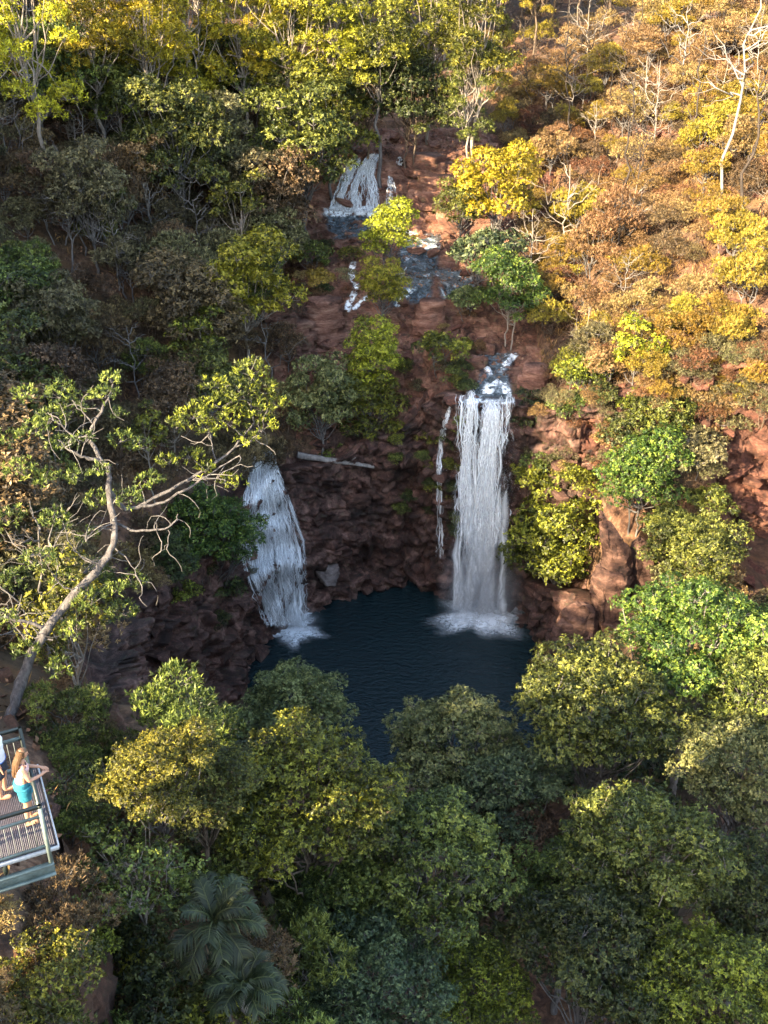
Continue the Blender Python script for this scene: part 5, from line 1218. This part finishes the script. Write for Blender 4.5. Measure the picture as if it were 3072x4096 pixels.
def person(px, py, label, woman):
    f = Pz(px, py, ZF+.012); t = empty('person', tuple(f), math.atan2(ov[1], ov[0]))
    n = {}; 
    if woman:
        n['pel'] = ((-.03,0,.90), (.135,.115)); n['sp'] = ((-.01,0,1.08), (.112,.09)); n['ch'] = ((.03,0,1.25), (.13,.10)); n['nb'] = ((.05,0,1.385), (.065,.055)); n['nk'] = ((.065,0,1.44), (.042,.042)); n['nt'] = ((.075,0,1.49), (.042,.042))
        for s, y in (('l', 1), ('r', -1)):
            k = .03 if y > 0 else -.03
            n['hip'+s] = ((-.01,y*.075,.82), (.088,.092)); n['th'+s] = ((.015+k,y*.085,.66), (.075,.075)); n['kn'+s] = ((.02+k,y*.085,.46), (.053,.053)); n['cf'+s] = ((-.015+k,y*.085,.32), (.052,.052)); n['an'+s] = ((-.02+k,y*.085,.085), (.032,.032)); n['hl'+s] = ((-.01+k,y*.085,.035), (.034,.032)); n['bt'+s] = ((.09+k,y*.09,.028), (.042,.026)); n['to'+s] = ((.16+k,y*.095,.022), (.036,.018))
        limbs(n, 'l', (.045,.155,1.345), (.13,.21,1.12), (.33,.12,1.10), (.39,.08,1.095), 1.0); limbs(n, 'r', (.045,-.155,1.345), (.11,-.21,1.11), (.32,-.10,1.08), (.385,-.05,1.075), 1.0)
        hd = (.10,0,1.60)
    else:
        n['pel'] = ((0,0,.98), (.145,.125)); n['sp'] = ((.01,0,1.15), (.14,.11)); n['ch'] = ((.02,0,1.36), (.165,.125)); n['nb'] = ((.02,0,1.50), (.08,.07)); n['nk'] = ((.03,0,1.555), (.055,.055)); n['nt'] = ((.04,0,1.60), (.055,.055))
        for s, y in (('l', 1), ('r', -1)):
            k = .07 if y > 0 else -.04
            n['hip'+s] = ((.0,y*.09,.88), (.098,.10)); n['th'+s] = ((.02+k*.5,y*.10,.71), (.085,.085)); n['kn'+s] = ((.02+k,y*.10,.50), (.060,.060)); n['cf'+s] = ((-.02+k,y*.10,.34), (.060,.060)); n['an'+s] = ((-.03+k,y*.10,.09), (.038,.038)); n['hl'+s] = ((-.02+k,y*.10,.04), (.040,.036)); n['bt'+s] = ((.10+k,y*.11,.032), (.050,.030)); n['to'+s] = ((.18+k,y*.115,.025), (.042,.020))
        limbs(n, 'l', (.02,.19,1.45), (-.01,.25,1.18), (.05,.26,.93), (.065,.255,.86), 1.15); limbs(n, 'r', (.02,-.19,1.45), (-.03,-.25,1.18), (.03,-.26,.93), (.045,-.255,.86), 1.15)
        hd = (.075,0,1.72)
    e = [('pel','sp'), ('sp','ch'), ('ch','nb'), ('nb','nk'), ('nk','nt')]
    for s in 'lr': e += [('pel','hip'+s), ('hip'+s,'th'+s), ('th'+s,'kn'+s), ('kn'+s,'cf'+s), ('cf'+s,'an'+s), ('an'+s,'hl'+s), ('hl'+s,'bt'+s), ('bt'+s,'to'+s), ('ch','sh'+s), ('sh'+s,'el'+s), ('el'+s,'wr'+s), ('wr'+s,'hd'+s)]
    for s in 'lr':
        h_ = np.array(n['hd'+s][0]); dv = nrm(h_-np.array(n['wr'+s][0])); fingers(n, e, s, h_, dv, nrm(np.cross([0,0,1.], dv)))
    for k_ in n:
        if k_[0] not in 'ft' or k_[:2] in ('th', 'to'): n[k_] = (n[k_][0], (n[k_][1][0]*1.18, n[k_][1][1]*1.18))
    skinned('body', n, e, SKIN, t, 2, 'pel')
    big = lambda k, r, dz=0, q=None: ((n[k][0][0], n[k][0][1], n[k][0][2]+dz) if q is None else q, (n[k][1][0]+r, n[k][1][1]+r))
    if woman:
        ell('shorts', [[((-.02,0,1.02), .115, .140), ((-.03,0,.95), .135, .165), ((-.03,0,.87), .145, .182)], [((-.01,.085,.92), .120, .098), ((.02,.092,.72), .112, .098), ((.04,.094,.62), .106, .094)], [((-.01,-.085,.92), .120, .098), ((-.01,-.092,.72), .112, .098), ((-.01,-.094,.62), .106, .094)]], TEAL, t)
        ell('top', [[((-.02,0,1.01), .112, .138), ((-.01,0,1.10), .112, .135), ((.015,0,1.20), .128, .152), ((.035,0,1.28), .130, .158), ((.045,0,1.34), .085, .135)]], PINK, t)
        for s, y in (('l', .06), ('r', -.06)):
            m = MB(); m.tube(np.array([(.13,y,1.27), (.12,y*1.1,1.37), (.05,y*1.2,1.415), (-.03,y*1.1,1.36), (-.06,y,1.27)]), .011, 6); m.build('strap', PINK, t, True)
        for s, y in (('l', 1), ('r', -1)):
            k = .03 if y > 0 else -.03; m = MB(); m.box((.065+k, y*.09, .002), (.27,.085,.02)); m.tube(np.array([(.08+k,y*.09-.045,.02), (.09+k,y*.09,.062), (.08+k,y*.09+.045,.02)]), .010, 5); m.build('sandal', SANDAL, t)
        head_mesh(t, np.array(hd), 0, HAIR, True, .22)
    else:
        ell('shorts', [[((0,0,1.0), .15, .18), ((0,0,.86), .16, .20)], [((.01,.105,.90), .13, .11), ((.04,.11,.72), .125, .11), ((.07,.112,.56), .115, .105)], [((0,-.105,.90), .13, .11), ((-.01,-.11,.72), .125, .11), ((-.03,-.112,.56), .115, .105)]], NAVY, t)
        el_ = [((.0,0,.93), .178, .215), ((.0,0,1.05), .175, .208), ((.01,0,1.2), .168, .205), ((.02,0,1.36), .172, .220), ((.02,0,1.47), .135, .205), ((.025,0,1.53), .085, .10)]
        ar = lambda y: [((.02,y*.17,1.47), .085, .075), ((.005,y*.225,1.36), .082, .072), ((-.005,y*.25,1.24), .080, .070)]
        ell('shirt', [el_, ar(1), ar(-1)], WHITE, t)
        m = MB(); an = np.linspace(0, 6.283, 25); m.tube(np.stack([.180*np.cos(an), .217*np.sin(an), 0*an+.935], 1), .012, 5); m.build('shirt_hem', BLUE, t, True)
        head_mesh(t, np.array(hd), .2, DHAIR, False, .15)
    t.scale = (.94,)*3
    return tag(t, label, 'person')
person(31.0, 820, 'person in pink top and teal shorts leaning on the handrail', True)
person(4.0, 795, 'person in white shirt and dark shorts, cut by the left edge', False)
